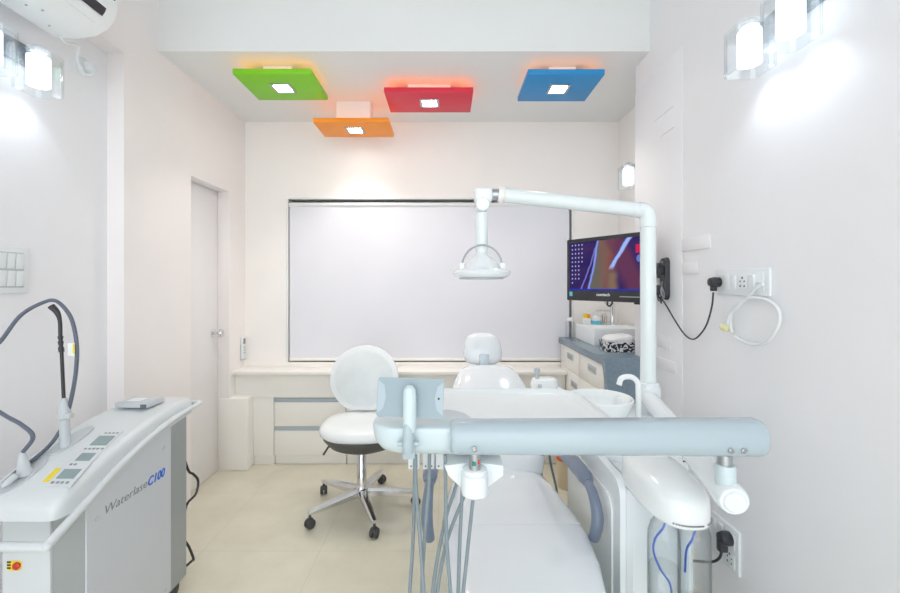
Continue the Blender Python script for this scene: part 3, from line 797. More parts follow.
b = new(); lathe(b, [(0.036, 0.075), (0.045, 0.085), (0.045, 0.12), (0.034, 0.14), (0.03, 0.145)], (sx, sy, 0), n=24); hub = obj('hub', b, M_chrome, t)
for k in range(5):
    a = R(-67 + 72 * k); dx, dy = math.cos(a), math.sin(a)
    b = new()
    nx, ny = -dy, dx
    rings = []
    for rr, w, zb, zt in ((0.03, 0.027, 0.082, 0.130), (0.15, 0.024, 0.082, 0.118), (0.31, 0.017, 0.078, 0.100), (0.337, 0.012, 0.080, 0.096)):
        rings.append([(sx + dx * rr + nx * w * u, sy + dy * rr + ny * w * u, z) for u, z in ((-1, zb), (1, zb), (1, (zb + zt * 2) / 3), (0.55, zt), (-0.55, zt), (-1, (zb + zt * 2) / 3))])
    loft(b, rings); lg = obj('leg', b, M_chrome, hub)
    cx, cy = sx + dx * 0.328, sy + dy * 0.328
    b = new(); ang = a + 0.9 + k
    ax = Vector((math.cos(ang), math.sin(ang), 0))
    for s in (-1, 1):
        lathe(b, [(0.008, -0.008), (0.024, -0.008), (0.027, -0.003), (0.027, 0.004), (0.023, 0.009), (0.01, 0.010)], Vector((cx, cy, 0.027)) + ax * 0.012 * s, ax * s, 20)
    lathe(b, [(0.007, 0.04), (0.007, 0.084)], (cx, cy, 0), n=10)
    lathe(b, [(0.012, 0.03), (0.022, 0.036), (0.018, 0.052), (0.008, 0.056)], (cx, cy, 0), n=16)
    obj('caster', b, M_rubber, t)

# ------------------------------------------------------------------ patient chair
ax = 0.245
t = thing('dental_chair', 'white reclined patient chair with slate blue armrests', 'dental chair', (ax, 1.75, 0))
def pad(b, spine, ends=True, e=3.0, n=44):
    """spine: list of (y, z, halfwidth, halfthickness, xoffset)"""
    rings = []
    for i, (y, z, w, h, xo) in enumerate(spine):
        a = spine[max(i - 1, 0)]; c = spine[min(i + 1, len(spine) - 1)]
        d = Vector((0, c[0] - a[0], c[1] - a[1])).normalized()
        nrm = Vector((0, -d.z, d.y))
        o = Vector((ax + xo, y, z))
        rings.append([o + Vector((p[0], 0, 0)) + nrm * p[1] for p in selp(w, h, e, n)])
    loft(b, rings)
b = new()
pad(b, [(0.735, 0.400, 0.06, 0.012, -.02), (0.742, 0.400, 0.115, 0.028, -.02), (0.77, 0.402, 0.165, 0.046, -.02), (0.85, 0.408, 0.19, 0.055, -.02), (1.0, 0.418, 0.208, 0.060, -.018), (1.17, 0.432, 0.226, 0.066, -.012), (1.33, 0.444, 0.246, 0.070, 0), (1.48, 0.444, 0.262, 0.070, 0.002), (1.6, 0.434, 0.264, 0.068, 0.002), (1.72, 0.434, 0.252, 0.066, 0), (1.84, 0.444, 0.232, 0.066, 0), (1.92, 0.455, 0.208, 0.058, 0), (1.965, 0.464, 0.172, 0.04, 0), (1.985, 0.468, 0.115, 0.018, 0)], e=3.2)
seat = obj('seat', b, M_vinyl, t, sharp=70)
b = new(); tube(b, [(ax - 0.235, 1.50, 0.509), (ax - 0.12, 1.49, 0.5155), (ax, 1.487, 0.516), (ax + 0.12, 1.49, 0.5155), (ax + 0.235, 1.50, 0.509)], 0.0009, 6, 6); obj('seam', b, M_vinyl, seat)
b = new()
pad(b, [(1.93, 0.475, 0.15, 0.02, 0), (1.945, 0.488, 0.20, 0.04, 0), (1.99, 0.525, 0.225, 0.05, 0), (2.10, 0.605, 0.235, 0.05, 0), (2.22, 0.69, 0.23, 0.048, 0), (2.34, 0.788, 0.205, 0.045, -.003), (2.42, 0.845, 0.172, 0.04, -.005), (2.455, 0.872, 0.14, 0.03, -.005), (2.468, 0.882, 0.09, 0.014, -.005)], e=2.8)
obj('backrest', b, M_vinyl, t, sharp=70)
b = new(); pad(b, [(2.05, 0.50, 0.12, 0.015, 0), (2.06, 0.508, 0.16, 0.022, 0), (2.38, 0.742, 0.13, 0.022, 0), (2.40, 0.757, 0.10, 0.012, 0)], e=3); obj('backrest_shell', b, M_arm, t)
b = new(); box(b, ax - 0.045, ax + 0.01, 2.48, 2.492, 0.80, 0.95, 0.003); obj('headrest_post', b, M_alu, t)
hx = 0.223
b = new()
rings = []
for yy, k in ((2.515, 0.55), (2.520, 0.8), (2.532, 0.95), (2.555, 1.0), (2.58, 0.97), (2.592, 0.85), (2.597, 0.6)):
    rings.append([(hx + p[0] * (1 - 0.12 * p[1] / 0.1), yy + 0.30 * p[1] + 0.0, 0.972 + p[1]) for p in selp(0.115 * k, 0.094 * k, 3.0, 40)])
loft(b, rings); obj('headrest', b, M_vinyl, t, sharp=70)
for sgn, xo in ((1, 0.522), (-1, -0.060)):
    b = new()
    tube(b, [(xo - sgn * 0.075, 2.0, 0.56), (xo - sgn * 0.035, 1.94, 0.595), (xo - sgn * 0.014, 1.87, 0.618), (xo - sgn * 0.008, 1.76, 0.634), (xo - sgn * 0.003, 1.64, 0.642), (xo, 1.575, 0.640), (xo, 1.545, 0.632)], [0.014, 0.017, 0.023, 0.028, 0.029, 0.028, 0.019], 16, 6)
    tube(b, [(xo, 1.555, 0.635), (xo + sgn * 0.003, 1.505, 0.615), (xo + sgn * 0.006, 1.475, 0.575), (xo + sgn * 0.006, 1.465, 0.535), (xo + sgn * 0.002, 1.47, 0.497), (xo - sgn * 0.002, 1.48, 0.468)], [0.017, 0.018, 0.020, 0.021, 0.020, 0.019], 14, 6)
    obj('armrest', b, M_grip, t, label='slate blue armrest')
b = new()
box(b, ax - 0.19, ax + 0.19, 1.15, 2.0, 0.33, 0.375, 0.015, 3)
box(b, ax - 0.13, ax + 0.13, 1.45, 1.95, 0.09, 0.34, 0.03, 3)
obj('chair_column', b, M_arm, t)
b = new(); box(b, ax - 0.23, ax + 0.23, 1.2, 2.1, 0, 0.09, 0.03, 3); obj('base', b, M_arm, t)

# ------------------------------------------------------------------ side unit with bowl, pole and bottle cover
t = thing('dental_unit', 'white floor-standing dental unit with spittoon bowl beside the chair', 'dental unit', (0.76, 1.65, 0))
# main cabinet
b = new()
op = rrect(0.40, 0.60, 0.05, 6)
prism(b, [(0.60, 1.345), (0.785, 1.345), (0.80, 1.36), (0.80, 1.56), (0.905, 1.575), (0.92, 1.59), (0.92, 1.965), (0.905, 1.98), (0.60, 1.98), (0.585, 1.965), (0.585, 1.36)], lambda p: (p[0], p[1], 0.0), lambda p: (p[0], p[1], 0.715))
bmesh.ops.bevel(b, geom=[e for e in b.edges if e.verts[0].co.z > 0.7 and e.verts[1].co.z > 0.7], offset=0.018, segments=4, affect='EDGES')
obj('cabinet', b, M_unit, t)
# chair-side cover with rounded outline
b = new()
pts = rrect(0.60, 0.72, 0.06, 8)
prism(b, pts, lambda p: (0.592, 1.665 + p[0], 0.362 + p[1]), lambda p: (0.568, 1.665 + p[0] * 0.985, 0.362 + p[1] * 0.985)); sc = obj('side_cover', b, M_unit, t)
b = new()
pts = rrect(0.50, 0.58, 0.06, 8)
prism(b, pts, lambda p: (0.569, 1.68 + p[0], 0.345 + p[1]), lambda p: (0.563, 1.68 + p[0], 0.345 + p[1])); obj('cover_inset', b, M_white, sc)
# raised housing carrying the bowl and the pole
b = new()
rings = [[(0.735 + p[0], 1.74 + p[1], z) for p in rrect(w, l, r, 8)] for z, w, l, r in ((0.70, 0.32, 0.46, 0.1), (0.73, 0.315, 0.455, 0.1), (0.80, 0.29, 0.40, 0.1), (0.825, 0.27, 0.38, 0.1), (0.832, 0.24, 0.35, 0.09))]
loft(b, rings); obj('upper_housing', b, M_unit, t)
# spittoon bowl (hollow)
bc = (0.605, 1.655)
b = new()
lathe(b, [(0.035, 0.765), (0.06, 0.80), (0.085, 0.83), (0.11, 0.87), (0.122, 0.905), (0.126, 0.918), (0.122, 0.922), (0.114, 0.918), (0.104, 0.89), (0.08, 0.855), (0.045, 0.838), (0.02, 0.834)], (bc[0], bc[1], 0), n=44); bowl = obj('spittoon_bowl', b, M_white, t, sharp=60)
b = new(); lathe(b, [(0.0125, 0.848), (0.0125, 0.93), (0.010, 0.936)], (0.655, 1.60, 0), n=16); lathe(b, [(0.004, 0.834), (0.03, 0.838), (0.02, 0.845)], (0.605, 1.655, 0), n=20); obj('rinse_nozzle', b, M_unit, bowl)
b = new(); lathe(b, [(0.035, 0.0), (0.045, 0.02), (0.05, 0.045)], (0.655, 1.56, 0.80), n=24); obj('cup_stand', b, M_unit, t)
b = new(); tube(b, [(0.742, 1.62, 0.82), (0.742, 1.62, 0.955), (0.738, 1.62, 0.985), (0.72, 1.62, 1.003), (0.695, 1.62, 1.006), (0.675, 1.62, 0.998), (0.667, 1.62, 0.975)], 0.0105, 14, 6); obj('cup_filler', b, M_white, t)
# pole with collar and elbow foot
px, py = 0.842, 1.75
b = new(); lathe(b, [(0.048, 0.80), (0.048, 0.935), (0.046, 0.94)], (px, py, 0), n=28); lathe(b, [(0.043, 0.93), (0.043, 0.953), (0.038, 0.958)], (px, py, 0), n=28); obj('pole_socket', b, M_unit, t)
b = new(); lathe(b, [(0.031, 0.94), (0.031, 1.60)], (px, py, 0), n=24); obj('pole', b, M_pole, t)
# water bottle cover
b = new()
def cover_ring(z, k, sh=0.0):
    out = []
    n = 40
    for i in range(n):
        a = 2 * PI * i / n
        c, s = math.cos(a), math.sin(a)
        x = math.copysign(abs(c) ** (2 / 2.6), c) * 0.088 * k
        y = math.copysign(abs(s) ** (2 / 2.6), s) * (0.16 if s > 0 else 0.165) * k
        out.append((0.668 + x - 0.006 * y / 0.16, 1.300 + y * 1.0 + sh, z + (y / 0.16) * 0.012))
    return out
loft(b, [cover_ring(0.703, 0.93), cover_ring(0.706, 0.98), cover_ring(0.713, 1.0), cover_ring(0.757, 0.995, .001), cover_ring(0.776, 0.972, .003), cover_ring(0.787, 0.92, .008), cover_ring(0.794, 0.82, .012), cover_ring(0.800, 0.5, .014), cover_ring(0.801, 0.2, .014)])
cv = obj('bottle_cover', b, M_white, t, sharp=60)
b = new()
for k in range(22):
    if k in (14, 15): continue
    x = -0.050 + k * 0.0056
    y = -0.1658 * (1 - (abs(x) / 0.088) ** 2.6) ** (1 / 2.6)
    x += 0.668 + 0.006; y += 1.300
    box(b, x - 0.0021, x + 0.0021, y - 0.0006, y + 0.004, 0.7045, 0.7085)
obj('cover_marks', b, M_ink, cv)

# water bottles hanging from the cover
def bottle(x, y, level, mt_, pts, lab, r=0.0445):
    t = thing('water_bottle', lab, 'bottle', (x, y, 0.42), group='clear water bottles under the unit cover')
    b = new()
    lathe(b, [(0.018, 0.425), (0.034, 0.428), (r, 0.445), (r, 0.60), (r * .97, 0.632), (r * .8, 0.660), (0.022, 0.682), (0.020, 0.6935), (0.0185, 0.6935), (0.0205, 0.68), (r * .77, 0.658), (r * .93, 0.632), (r - .0015, 0.60), (r - .0015, 0.447), (0.033, 0.430), (0.01, 0.4275)], (x, y, 0), n=36, cap=True); bo = obj('bottle_body', b, M_bottle, t, sharp=60)
    b = new(); lathe(b, [(0.02, 0.431), (0.034, 0.433), (r - .003, 0.448), (r - .003, level - .002), (r - .004, level)], (x, y, 0), n=32); obj('water', b, M_water, t)
    b = new(); tube(b, [(x + p[0], y + p[1], p[2]) for p in pts], 0.0032, 8, 6); obj('intake_tube', b, mt_, t, label='blue intake tube')
bottle(0.640, 1.235, 0.535, M_tubed, [(0.005, 0, 0.685), (-0.005, -0.01, 0.655), (-0.03, -0.01, 0.62), (-0.034, -0.01, 0.58), (-0.014, -0.012, 0.53), (0.012, -0.012, 0.49), (0.02, -0.01, 0.44)], 'clear bottle nearer the patient chair, almost empty, curved blue tube inside')
bottle(0.733, 1.240, 0.635, M_tube, [(0.008, 0, 0.685), (0.004, -0.005, 0.655), (-0.012, -0.01, 0.615), (-0.03, -0.012, 0.585), (-0.033, -0.01, 0.52)], 'clear bottle nearer the wall, filled with water, short blue tube inside')

# ------------------------------------------------------------------ operating light on its arm
t = thing('operating_light', 'white round dental operating light hanging from an arm on pole', 'lamp', (px, py, 1.60))
b = new()
tube(b, [(px, py, 1.601), (px, py, 1.63), (px - 0.004, py, 1.652), (px - 0.017, py, 1.668), (px - 0.045, py, 1.674)], 0.0325, 20, 6)
obj('elbow', b, M_pole, t)
b = new(); tube(b, [(px - 0.04, py, 1.6725), (0.235, py, 1.735)], 0.0295, 22); lathe(b, [(0.031, 0), (0.032, 0.01), (0.031, 0.02)], (px - 0.045, py, 1.673), (-1, 0, 0.1), 22); obj('arm', b, M_pole, t)
b = new(); lathe(b, [(0.03, 0), (0.034, 0.006), (0.034, 0.02), (0.03, 0.026)], (0.243, py, 1.734), (-1, 0, 0.1), 22); obj('arm_collar', b, M_lam, t)
b = new(); tube(b, [(0.225, py, 1.736), (0.175, py, 1.737)], 0.024, 16); obj('arm_joint', b, M_steel, t)
b = new(); box(b, 0.118, 0.192, py - 0.032, py + 0.032, 1.702, 1.762, 0.014, 4); lathe(b, [(0.024, -0.045), (0.028, -0.04), (0.028, 0.04), (0.024, 0.045)], (0.15, py, 1.69), (0, 1, 0), 22); obj('knuckle', b, M_unit, t)
b = new(); lathe(b, [(0.027, 1.66), (0.027, 1.60), (0.0255, 1.595), (0.0255, 1.51), (0.022, 1.50), (0.022, 1.475)], (0.148, py, 0), n=22); obj('stem', b, M_pole, t)
b = new()
lathe(b, [(0.02, 1.385), (0.075, 1.386), (0.106, 1.392), (0.118, 1.402), (0.121, 1.412), (0.114, 1.422), (0.09, 1.428), (0.078, 1.432), (0.066, 1.452), (0.046, 1.470), (0.028, 1.482), (0.02, 1.50)], (0.148, py, 0), n=44); hd = obj('lamp_head', b, M_unit, t, sharp=50)
b = new(); lathe(b, [(0.07, 1.383), (0.095, 1.384), (0.095, 1.387)], (0.148, py, 0), n=36); obj('lamp_lens', b, M_lgrey, hd)
b = new(); tube(b, [(0.148 + 0.083 * math.cos(R(a)), py - 0.03, 1.430 + 0.094 * math.sin(R(a))) for a in range(0, 181, 12)], 0.0042, 8); obj('handle', b, M_steel, hd, label='thin grey arched handle')
for s in (-1, 1):
    b = new(); box(b, 0.148 + s * 0.083 - 0.010, 0.148 + s * 0.083 + 0.010, py - 0.042, py - 0.018, 1.415, 1.450, 0.003); obj('handle_bracket', b, M_unit, hd)

# ------------------------------------------------------------------ delivery tray with arm and hoses
t = thing('delivery_tray', 'white instrument delivery tray on a thick pale blue swing arm', 'tray unit', (0.45, 1.05, 0.83))
AZ, AY = 0.982, 1.055
# thick arm with rounded ends (stadium section)
b = new()
rings = []
for x, k in ((0.012, 0.72), (0.016, 0.80), (0.026, 0.84), (0.40, 0.88), (0.768, 0.925), (0.777, 0.915), (0.781, 0.89), (0.7825, 0.84)):
    rings.append([(x, AY + p[0] * k, AZ - 0.002 + p[1] * k) for p in rrect(0.10, 0.096, 0.04, 8)])
loft(b, rings); am = obj('swing_arm', b, M_arm, t, sharp=45)
for x, z in ((0.068, AZ - 0.017), (0.685, AZ - 0.020), (0.716, AZ - 0.020)):
    b = new(); lathe(b, [(0.0068, 0), (0.0068, 0.004), (0.005, 0.0048), (0.0035, 0.003), (0.0005, 0.003)], (x, AY - 0.0455, z), (0, -1, 0), 14); obj('arm_screw', b, M_steel, am)
# tray body, hollow top
b = new()
tc = (0.135, 1.255)
def tring(w, l, r, z, dx=0, dy=0): return [(tc[0] + dx + p[0], tc[1] + dy + p[1], z) for p in rrect(w, l, r, 10)]
loft(b, [tring(0.40, 0.22, 0.09, 0.905, -0.02), tring(0.50, 0.30, 0.10, 0.915, -0.01), tring(0.57, 0.37, 0.11, 0.935, -0.005), tring(0.61, 0.40, 0.11, 0.962), tring(0.625, 0.415, 0.11, 0.985), tring(0.63, 0.42, 0.11, 0.996), tring(0.627, 0.417, 0.108, 1.000), tring(0.608, 0.398, 0.102, 0.999), tring(0.595, 0.385, 0.098, 0.988), tring(0.58, 0.37, 0.09, 0.985)])
tr = obj('tray', b, M_white, t, sharp=50)
# control head at the left front end
b = new()
def hring(z, k, s=0): return [(-0.062 + p[0] * k, 1.118 + p[1] * k + s, z) for p in rrect(0.26, 0.16, 0.075, 10)]
loft(b, [hring(0.928, 0.55, .01), hring(0.931, 0.70, .008), hring(0.940, 0.86, .004), hring(0.957, 0.95), hring(0.975, 0.985), hring(0.992, 1.0), hring(1.002, 0.99), hring(1.006, 0.95)]); hb = obj('control_head', b, M_head, t, sharp=50)
# tilted keypad plate
b = new()
mt = Matrix.Translation((-0.088, 1.045, 1.080)) @ Matrix.Rotation(R(2.2), 4, 'Y') @ Matrix.Rotation(R(-12), 4, 'X')
prism(b, rrect(0.164, 0.094, 0.006, 4), lambda p: mt @ Vector((p[0], 0.006, p[1])), lambda p: mt @ Vector((p[0], -0.006, p[1]))); kp = obj('keypad_plate', b, M_keyp, t, label='blue grey keypad plate')
for s in (-1, 1):
    b = new()
    pts = [(s * 0.081, -0.040), (s * 0.066, -0.028), (s * 0.060, 0.0), (s * 0.066, 0.028), (s * 0.081, 0.040)]
    prism(b, pts, lambda p: mt @ Vector((p[0], -0.0058, p[1])), lambda p: mt @ Vector((p[0], -0.0072, p[1])))
    obj('keypad_wing', b, M_keyw, kp)
b = new(); c0 = mt @ Vector((0.070, -0.0072, 0.0)); lathe(b, [(0.0028, 0), (0.0028, 0.001)], c0, (0, -1, 0), 10); obj('keypad_mark', b, M_black, kp)
# upright grip
b = new()
tube(b, [(-0.088, 1.020, 1.006), (-0.088, 1.018, 1.03), (-0.088, 1.018, 1.09), (-0.088, 1.020, 1.108), (-0.088, 1.022, 1.116)], [0.015, 0.0165, 0.0165, 0.014, 0.006], 18, 4)
g = obj('grip', b, M_trans, t)
b = new()
tube(b, [(-0.092, 1.020, 0.955), (-0.092, 1.016, 0.972), (-0.091, 1.014, 1.0), (-0.090, 1.014, 1.03), (-0.089, 1.016, 1.046)], [0.0125, 0.0135, 0.013, 0.0115, 0.009], 16, 4)
tube(b, [(-0.118, 1.022, 0.974), (-0.066, 1.022, 0.974)], 0.006, 12)
box(b, -0.106, -0.076, 1.022, 1.05, 0.935, 0.972, 0.003)
obj('grip_pivot', b, M_arm, g)
# handpiece holders and hoses
for k, x in enumerate((-0.088, -0.048, -0.012, 0.022, 0.054)):
    b = new(); box(b, x - 0.016, x + 0.016, 1.155, 1.19, 0.852, 0.935, 0.003)
    hb_ = obj('handpiece_holder', b, M_plate, t)
    b = new()
    for dx in (-0.008, 0.008): lathe(b, [(0.0022, 0), (0.0022, 0.001)], (x + dx, 1.155, 0.862), (0, -1, 0), 8)
    obj('holder_screws', b, M_black, hb_)
hos = [
    [(-0.085, 1.15, 0.895), (-0.086, 1.14, 0.82), (-0.088, 1.12, 0.68), (-0.094, 1.06, 0.55), (-0.10, 1.02, 0.40), (-0.05, 1.05, 0.24), (0.06, 1.3, 0.2)],
    [(-0.080, 1.10, 0.915), (-0.078, 1.10, 0.82), (-0.066, 1.08, 0.70), (-0.054, 1.04, 0.58), (-0.046, 1.01, 0.46), (-0.03, 1.02, 0.30), (0.05, 1.25, 0.22)],
    [(-0.044, 1.12, 0.915), (-0.046, 1.12, 0.82), (-0.056, 1.10, 0.70), (-0.060, 1.06, 0.58), (-0.046, 1.01, 0.44), (-0.02, 1.02, 0.30), (0.07, 1.25, 0.24)],
    [(-0.002, 1.10, 0.915), (-0.001, 1.10, 0.82), (0.002, 1.08, 0.70), (0.014, 1.04, 0.56), (0.026, 1.00, 0.44), (0.03, 1.02, 0.33), (0.10, 1.25, 0.26)],
    [(0.040, 1.16, 0.89), (0.030, 1.15, 0.82), (-0.005, 1.12, 0.72), (-0.034, 1.06, 0.58), (-0.03, 1.01, 0.45), (0.0, 1.02, 0.31), (0.08, 1.28, 0.24)],
    [(0.048, 1.15, 0.86), (0.044, 1.14, 0.80), (0.036, 1.10, 0.68), (0.030, 1.05, 0.56), (0.028, 1.01, 0.46), (0.03, 1.03, 0.34), (0.11, 1.26, 0.27)],
    [(0.078, 1.14, 0.855), (0.074, 1.13, 0.80), (0.058, 1.10, 0.68), (0.040, 1.05, 0.56), (0.030, 1.02, 0.46), (0.04, 1.04, 0.35), (0.12, 1.26, 0.28)],
    [(0.072, 1.15, 0.85), (0.05, 1.14, 0.79), (0.0, 1.10, 0.68), (-0.026, 1.05, 0.55), (-0.022, 1.02, 0.44), (0.01, 1.03, 0.32), (0.09, 1.28, 0.25)],
]
for h in hos:
    b = new(); tube(b, h, 0.0048, 10, 8); obj('hose', b, M_hose, t)
# left joint below the arm
b = new(); lathe(b, [(0.015, 0.895), (0.015, 0.945)], (0.072, AY - 0.005, 0), n=18); jn = obj('joint_pin', b, M_steel, t)
b = new(); box(b, 0.064, 0.074, AY - 0.021, AY - 0.018, 0.914, 0.924); obj('pin_mark', b, M_teal, jn)
b = new(); box(b, 0.079, 0.083, AY - 0.019, AY - 0.015, 0.918, 0.927); obj('pin_mark', b, M_red, jn)
b = new()
lathe(b, [(0.008, 0.825), (0.022, 0.827), (0.033, 0.835), (0.035, 0.848), (0.0345, 0.885), (0.030, 0.888), (0.030, 0.898), (0.022, 0.902)], (0.072, AY + 0.005, 0), n=32)
pts = [(-0.004, 0.893), (0.072, 0.902), (0.148, 0.893), (0.148, 0.868), (0.098, 0.830), (0.045, 0.830), (0.006, 0.868)]
prism(b, pts, lambda p: (p[0], AY + 0.03, p[1]), lambda p: (p[0], AY + 0.13, p[1]))
obj('joint_bracket', b, M_unit, t, sharp=45)
# right joint and the lower arm that runs back to the pole
jx, jy = 0.712, AY + 0.0
b = new(); lathe(b, [(0.017, 0.905), (0.017, 0.935)], (jx - 0.012, jy, 0), n=18); obj('joint_pin', b, M_steel, t)
b = new(); lathe(b, [(0.022, 0.83), (0.0235, 0.88), (0.0235, 0.905), (0.0215, 0.910)], (jx - 0.010, jy, 0), n=22); obj('joint_neck', b, M_trans, t)
A = Vector((0.702, jy - 0.035, 0.832)); B = Vector((px - 0.008, py - 0.02, 0.895))
b = new()
d = (B - A).normalized()
lathe(b, [(0.018, 0.0), (0.032, 0.002), (0.036, 0.008), (0.037, 0.03), (0.036, 0.10), (0.034, (B - A).length)], A, d, 28)
obj('lower_arm', b, M_unit, t)
b = new(); lathe(b, [(0.024, -0.003), (0.026, 0.0)], A, d, 24); obj('end_cap', b, M_unit, t)

# suction holder on the far side of the unit
t = thing('suction_holder', 'small white suction tool holder behind the tray, beside the backrest', 'tool holder', (0.50, 2.08, 0.84))
b = new()
loft(b, [[(0.492 + p[0] * k, 2.10 + p[1] * k, z) for p in rrect(0.135, 0.09, 0.04, 8)] for z, k in ((0.825, 0.85), (0.831, 0.95), (0.865, 1.0), (0.89, 0.9), (0.897, 0.7))]); obj('body', b, M_white, t)
b = new(); lathe(b, [(0.009, 0.88), (0.009, 0.925), (0.014, 0.93), (0.014, 0.945)], (0.452, 2.085, 0), n=14); obj('tip', b, M_alu, t)
b = new(); box(b, 0.448, 0.468, 2.048, 2.056, 0.855, 0.875, 0.002); obj('knob', b, M_lgrey, t)
b = new(); tube(b, [(0.54, 2.10, 0.85), (0.60, 2.0, 0.82), (0.66, 1.92, 0.785)], 0.014, 12, 5); obj('support_arm', b, M_unit, t)
for k, x in enumerate((0.455, 0.485, 0.525)):
    b = new(); tube(b, [(x, 2.10, 0.81), (x - 0.01, 2.13, 0.65), (x - 0.015 + 0.012 * k, 2.15, 0.46), (x - 0.01 + 0.025 * k, 2.14, 0.30), (x + 0.02, 2.1, 0.19), (0.55 + 0.0 * k, 2.03, 0.19 + 0.03 * k), (0.60, 1.97, 0.22 + 0.03 * k)], 0.0062, 8, 6); obj('hose', b, M_hose, t)

# ------------------------------------------------------------------ monitor, bracket
mc = (0.880, 2.297, 1.27)
ma = math.atan2(-0.84, 0.54)
t = thing('monitor', 'black computer monitor showing a dark violet desktop picture, behind the pole', 'monitor', mc, ma)
W, H = 0.53, 0.358
b = new(); loft(b, [[(p[0] * k, y, H / 2 + p[1] * k) for p in rrect(W, H, 0.006, 3)] for y, k in ((-0.016, 0.996), (-0.014, 1.0), (0.008, 1.0), (0.03, 0.86), (0.034, 0.8))]); obj('housing', b, M_black, t, local=True)
b = new(); box(b, -W / 2 + 0.022, W / 2 - 0.022, -0.0172, -0.015, 0.060, H - 0.022); sn = obj('screen', b, M_screen, t, local=True)
E_b = emitmat('blue_streak', rgb(104, 124, 200), 0.8); E_w = emitmat('white_streak', rgb(150, 172, 226), 0.9)
E_br = emitmat('brown_blur', rgb(104, 78, 78), 0.8); E_or = emitmat('rust_blur', rgb(112, 56, 72), 0.8); E_k = emitmat('violet_blur', rgb(50, 42, 96), 0.9)
E_ic = emitmat('icon_pale', rgb(150, 162, 206), 1.0); E_rd = emitmat('icon_red', rgb(190, 40, 86), 0.9); E_lb = emitmat('taskbar', rgb(40, 56, 170), 0.9); E_gr = emitmat('olive_blur', rgb(92, 88, 84), 0.8)
sx0, sz0, sw, sh = -W / 2 + 0.022, 0.060, W - 0.044, H - 0.082
def scr(name, pts, m, lay):
    b = new(); y = -0.0172 - 0.0002 * lay
    prism(b, pts, lambda p: (sx0 + p[0] * sw, y + 0.0001, sz0 + p[1] * sh), lambda p: (sx0 + p[0] * sw, y, sz0 + p[1] * sh))
    o = obj(name, b, m, sn, local=True); return o
scr('taskbar', [(0, 0), (1, 0), (1, 0.03), (0, 0.03)], E_lb, 5)
for c_ in range(4):
    for r_ in range(10 if c_ < 2 else (9 if c_ == 2 else 5)):
        x = 0.035 + c_ * 0.048; z = 0.93 - r_ * 0.088
        if r_ == 9 and c_: continue
        scr('desktop_icon', [(x, z), (x + 0.016, z), (x + 0.016, z + 0.032), (x, z + 0.032)], E_ic, 6)
scr('desktop_widget', [(0.875, 0.70), (0.96, 0.70), (0.96, 0.86), (0.875, 0.86)], E_rd, 6)
scr('desktop_widget', [(0.92 + 0.036 * math.cos(R(a)), 0.60 + 0.07 * math.sin(R(a))) for a in range(0, 360, 24)], E_b, 6)
text('brand_lettering', 'comtech', 0.022, M_plate, Matrix.Translation((-0.055, -0.0162, 0.030)) @ Matrix.Rotation(R(90), 4, 'X'), t, 0, 0.0005, fit=0.085)
b = new(); box(b, -W / 2 + 0.020, -W / 2 + 0.042, -0.0172, -0.0155, 0.025, 0.05); obj('energy_sticker', b, M_bluebot, t, local=True)
b = new(); box(b, 0.09, W / 2 - 0.012, -0.019, -0.0155, 0.026, 0.031, 0.001); obj('button_strip', b, M_steel, t, local=True)
b = new(); tube(b, [(0.00, 0.005, 0.0), (0.0, 0.005, -0.018), (0.014, 0.005, -0.025), (0.028, 0.005, -0.012), (0.03, 0.005, 0.0)], 0.005, 8, 4); obj('mount_hook', b, M_black, t, local=True)
b = new(); box(b, 0.16, 0.19, 0.0, 0.015, -0.010, 0.002, 0.002); obj('mount_lug', b, M_black, t, local=True)
t = thing('monitor_bracket', 'black wall bracket with arm holding the monitor on the right wall', 'bracket', (XR - 0.008, 2.12, 1.39))
b = new(); prism(b, rrect(0.062, 0.216, 0.03, 8), lambda p: (XR - 0.0055, 2.12 + p[0], 1.392 + p[1]), lambda p: (XR - 0.028, 2.12 + p[0] * .85, 1.392 + p[1] * .95)); obj('wall_plate', b, M_black, t)
b = new(); box(b, 1.055, XR - 0.028, 2.098, 2.142, 1.41, 1.455, 0.006); tube(b, [(1.062, 2.12, 1.395), (1.062, 2.12, 1.47)], 0.017, 14)
tube(b, [(1.062, 2.12, 1.432), (1.02, 2.20, 1.432), (0.975, 2.275, 1.435), (0.950, 2.325, 1.44)], 0.015, 12)
obj('arm', b, M_black, t)
b = new(); box(b, XR - 0.034, XR - 0.027, 2.110, 2.13, 1.36, 1.378, 0.002); box(b, XR - 0.034, XR - 0.027, 2.110, 2.13, 1.47, 1.483, 0.002); obj('bracket_screws', b, M_mgrey, t)
b = new()
tube(b, [(1.06, 2.07, 1.35), (1.055, 2.06, 1.32), (1.07, 2.07, 1.295), (1.085, 2.09, 1.31), (1.08, 2.10, 1.345), (1.065, 2.09, 1.36), (1.05, 2.08, 1.34), (1.05, 2.085, 1.30), (1.068, 2.10, 1.28), (1.082, 2.1, 1.29)], 0.0042, 8, 6)
tag(obj('cable_bundle', b, M_mgrey), 'small grey cable bundle hanging under the monitor bracket', 'cable')
b = new(); tube(b, [(1.04, 2.06, 1.33), (1.035, 2.05, 1.31), (1.05, 2.05, 1.285), (1.06, 2.07, 1.272), (1.068, 2.08, 1.30)], 0.004, 8, 6); box(b, 1.035, 1.06, 2.065, 2.10, 1.31, 1.36, 0.006)
tag(obj('power_adapter', b, M_black), 'black adapter lump beside the cable bundle under the bracket', 'adapter')

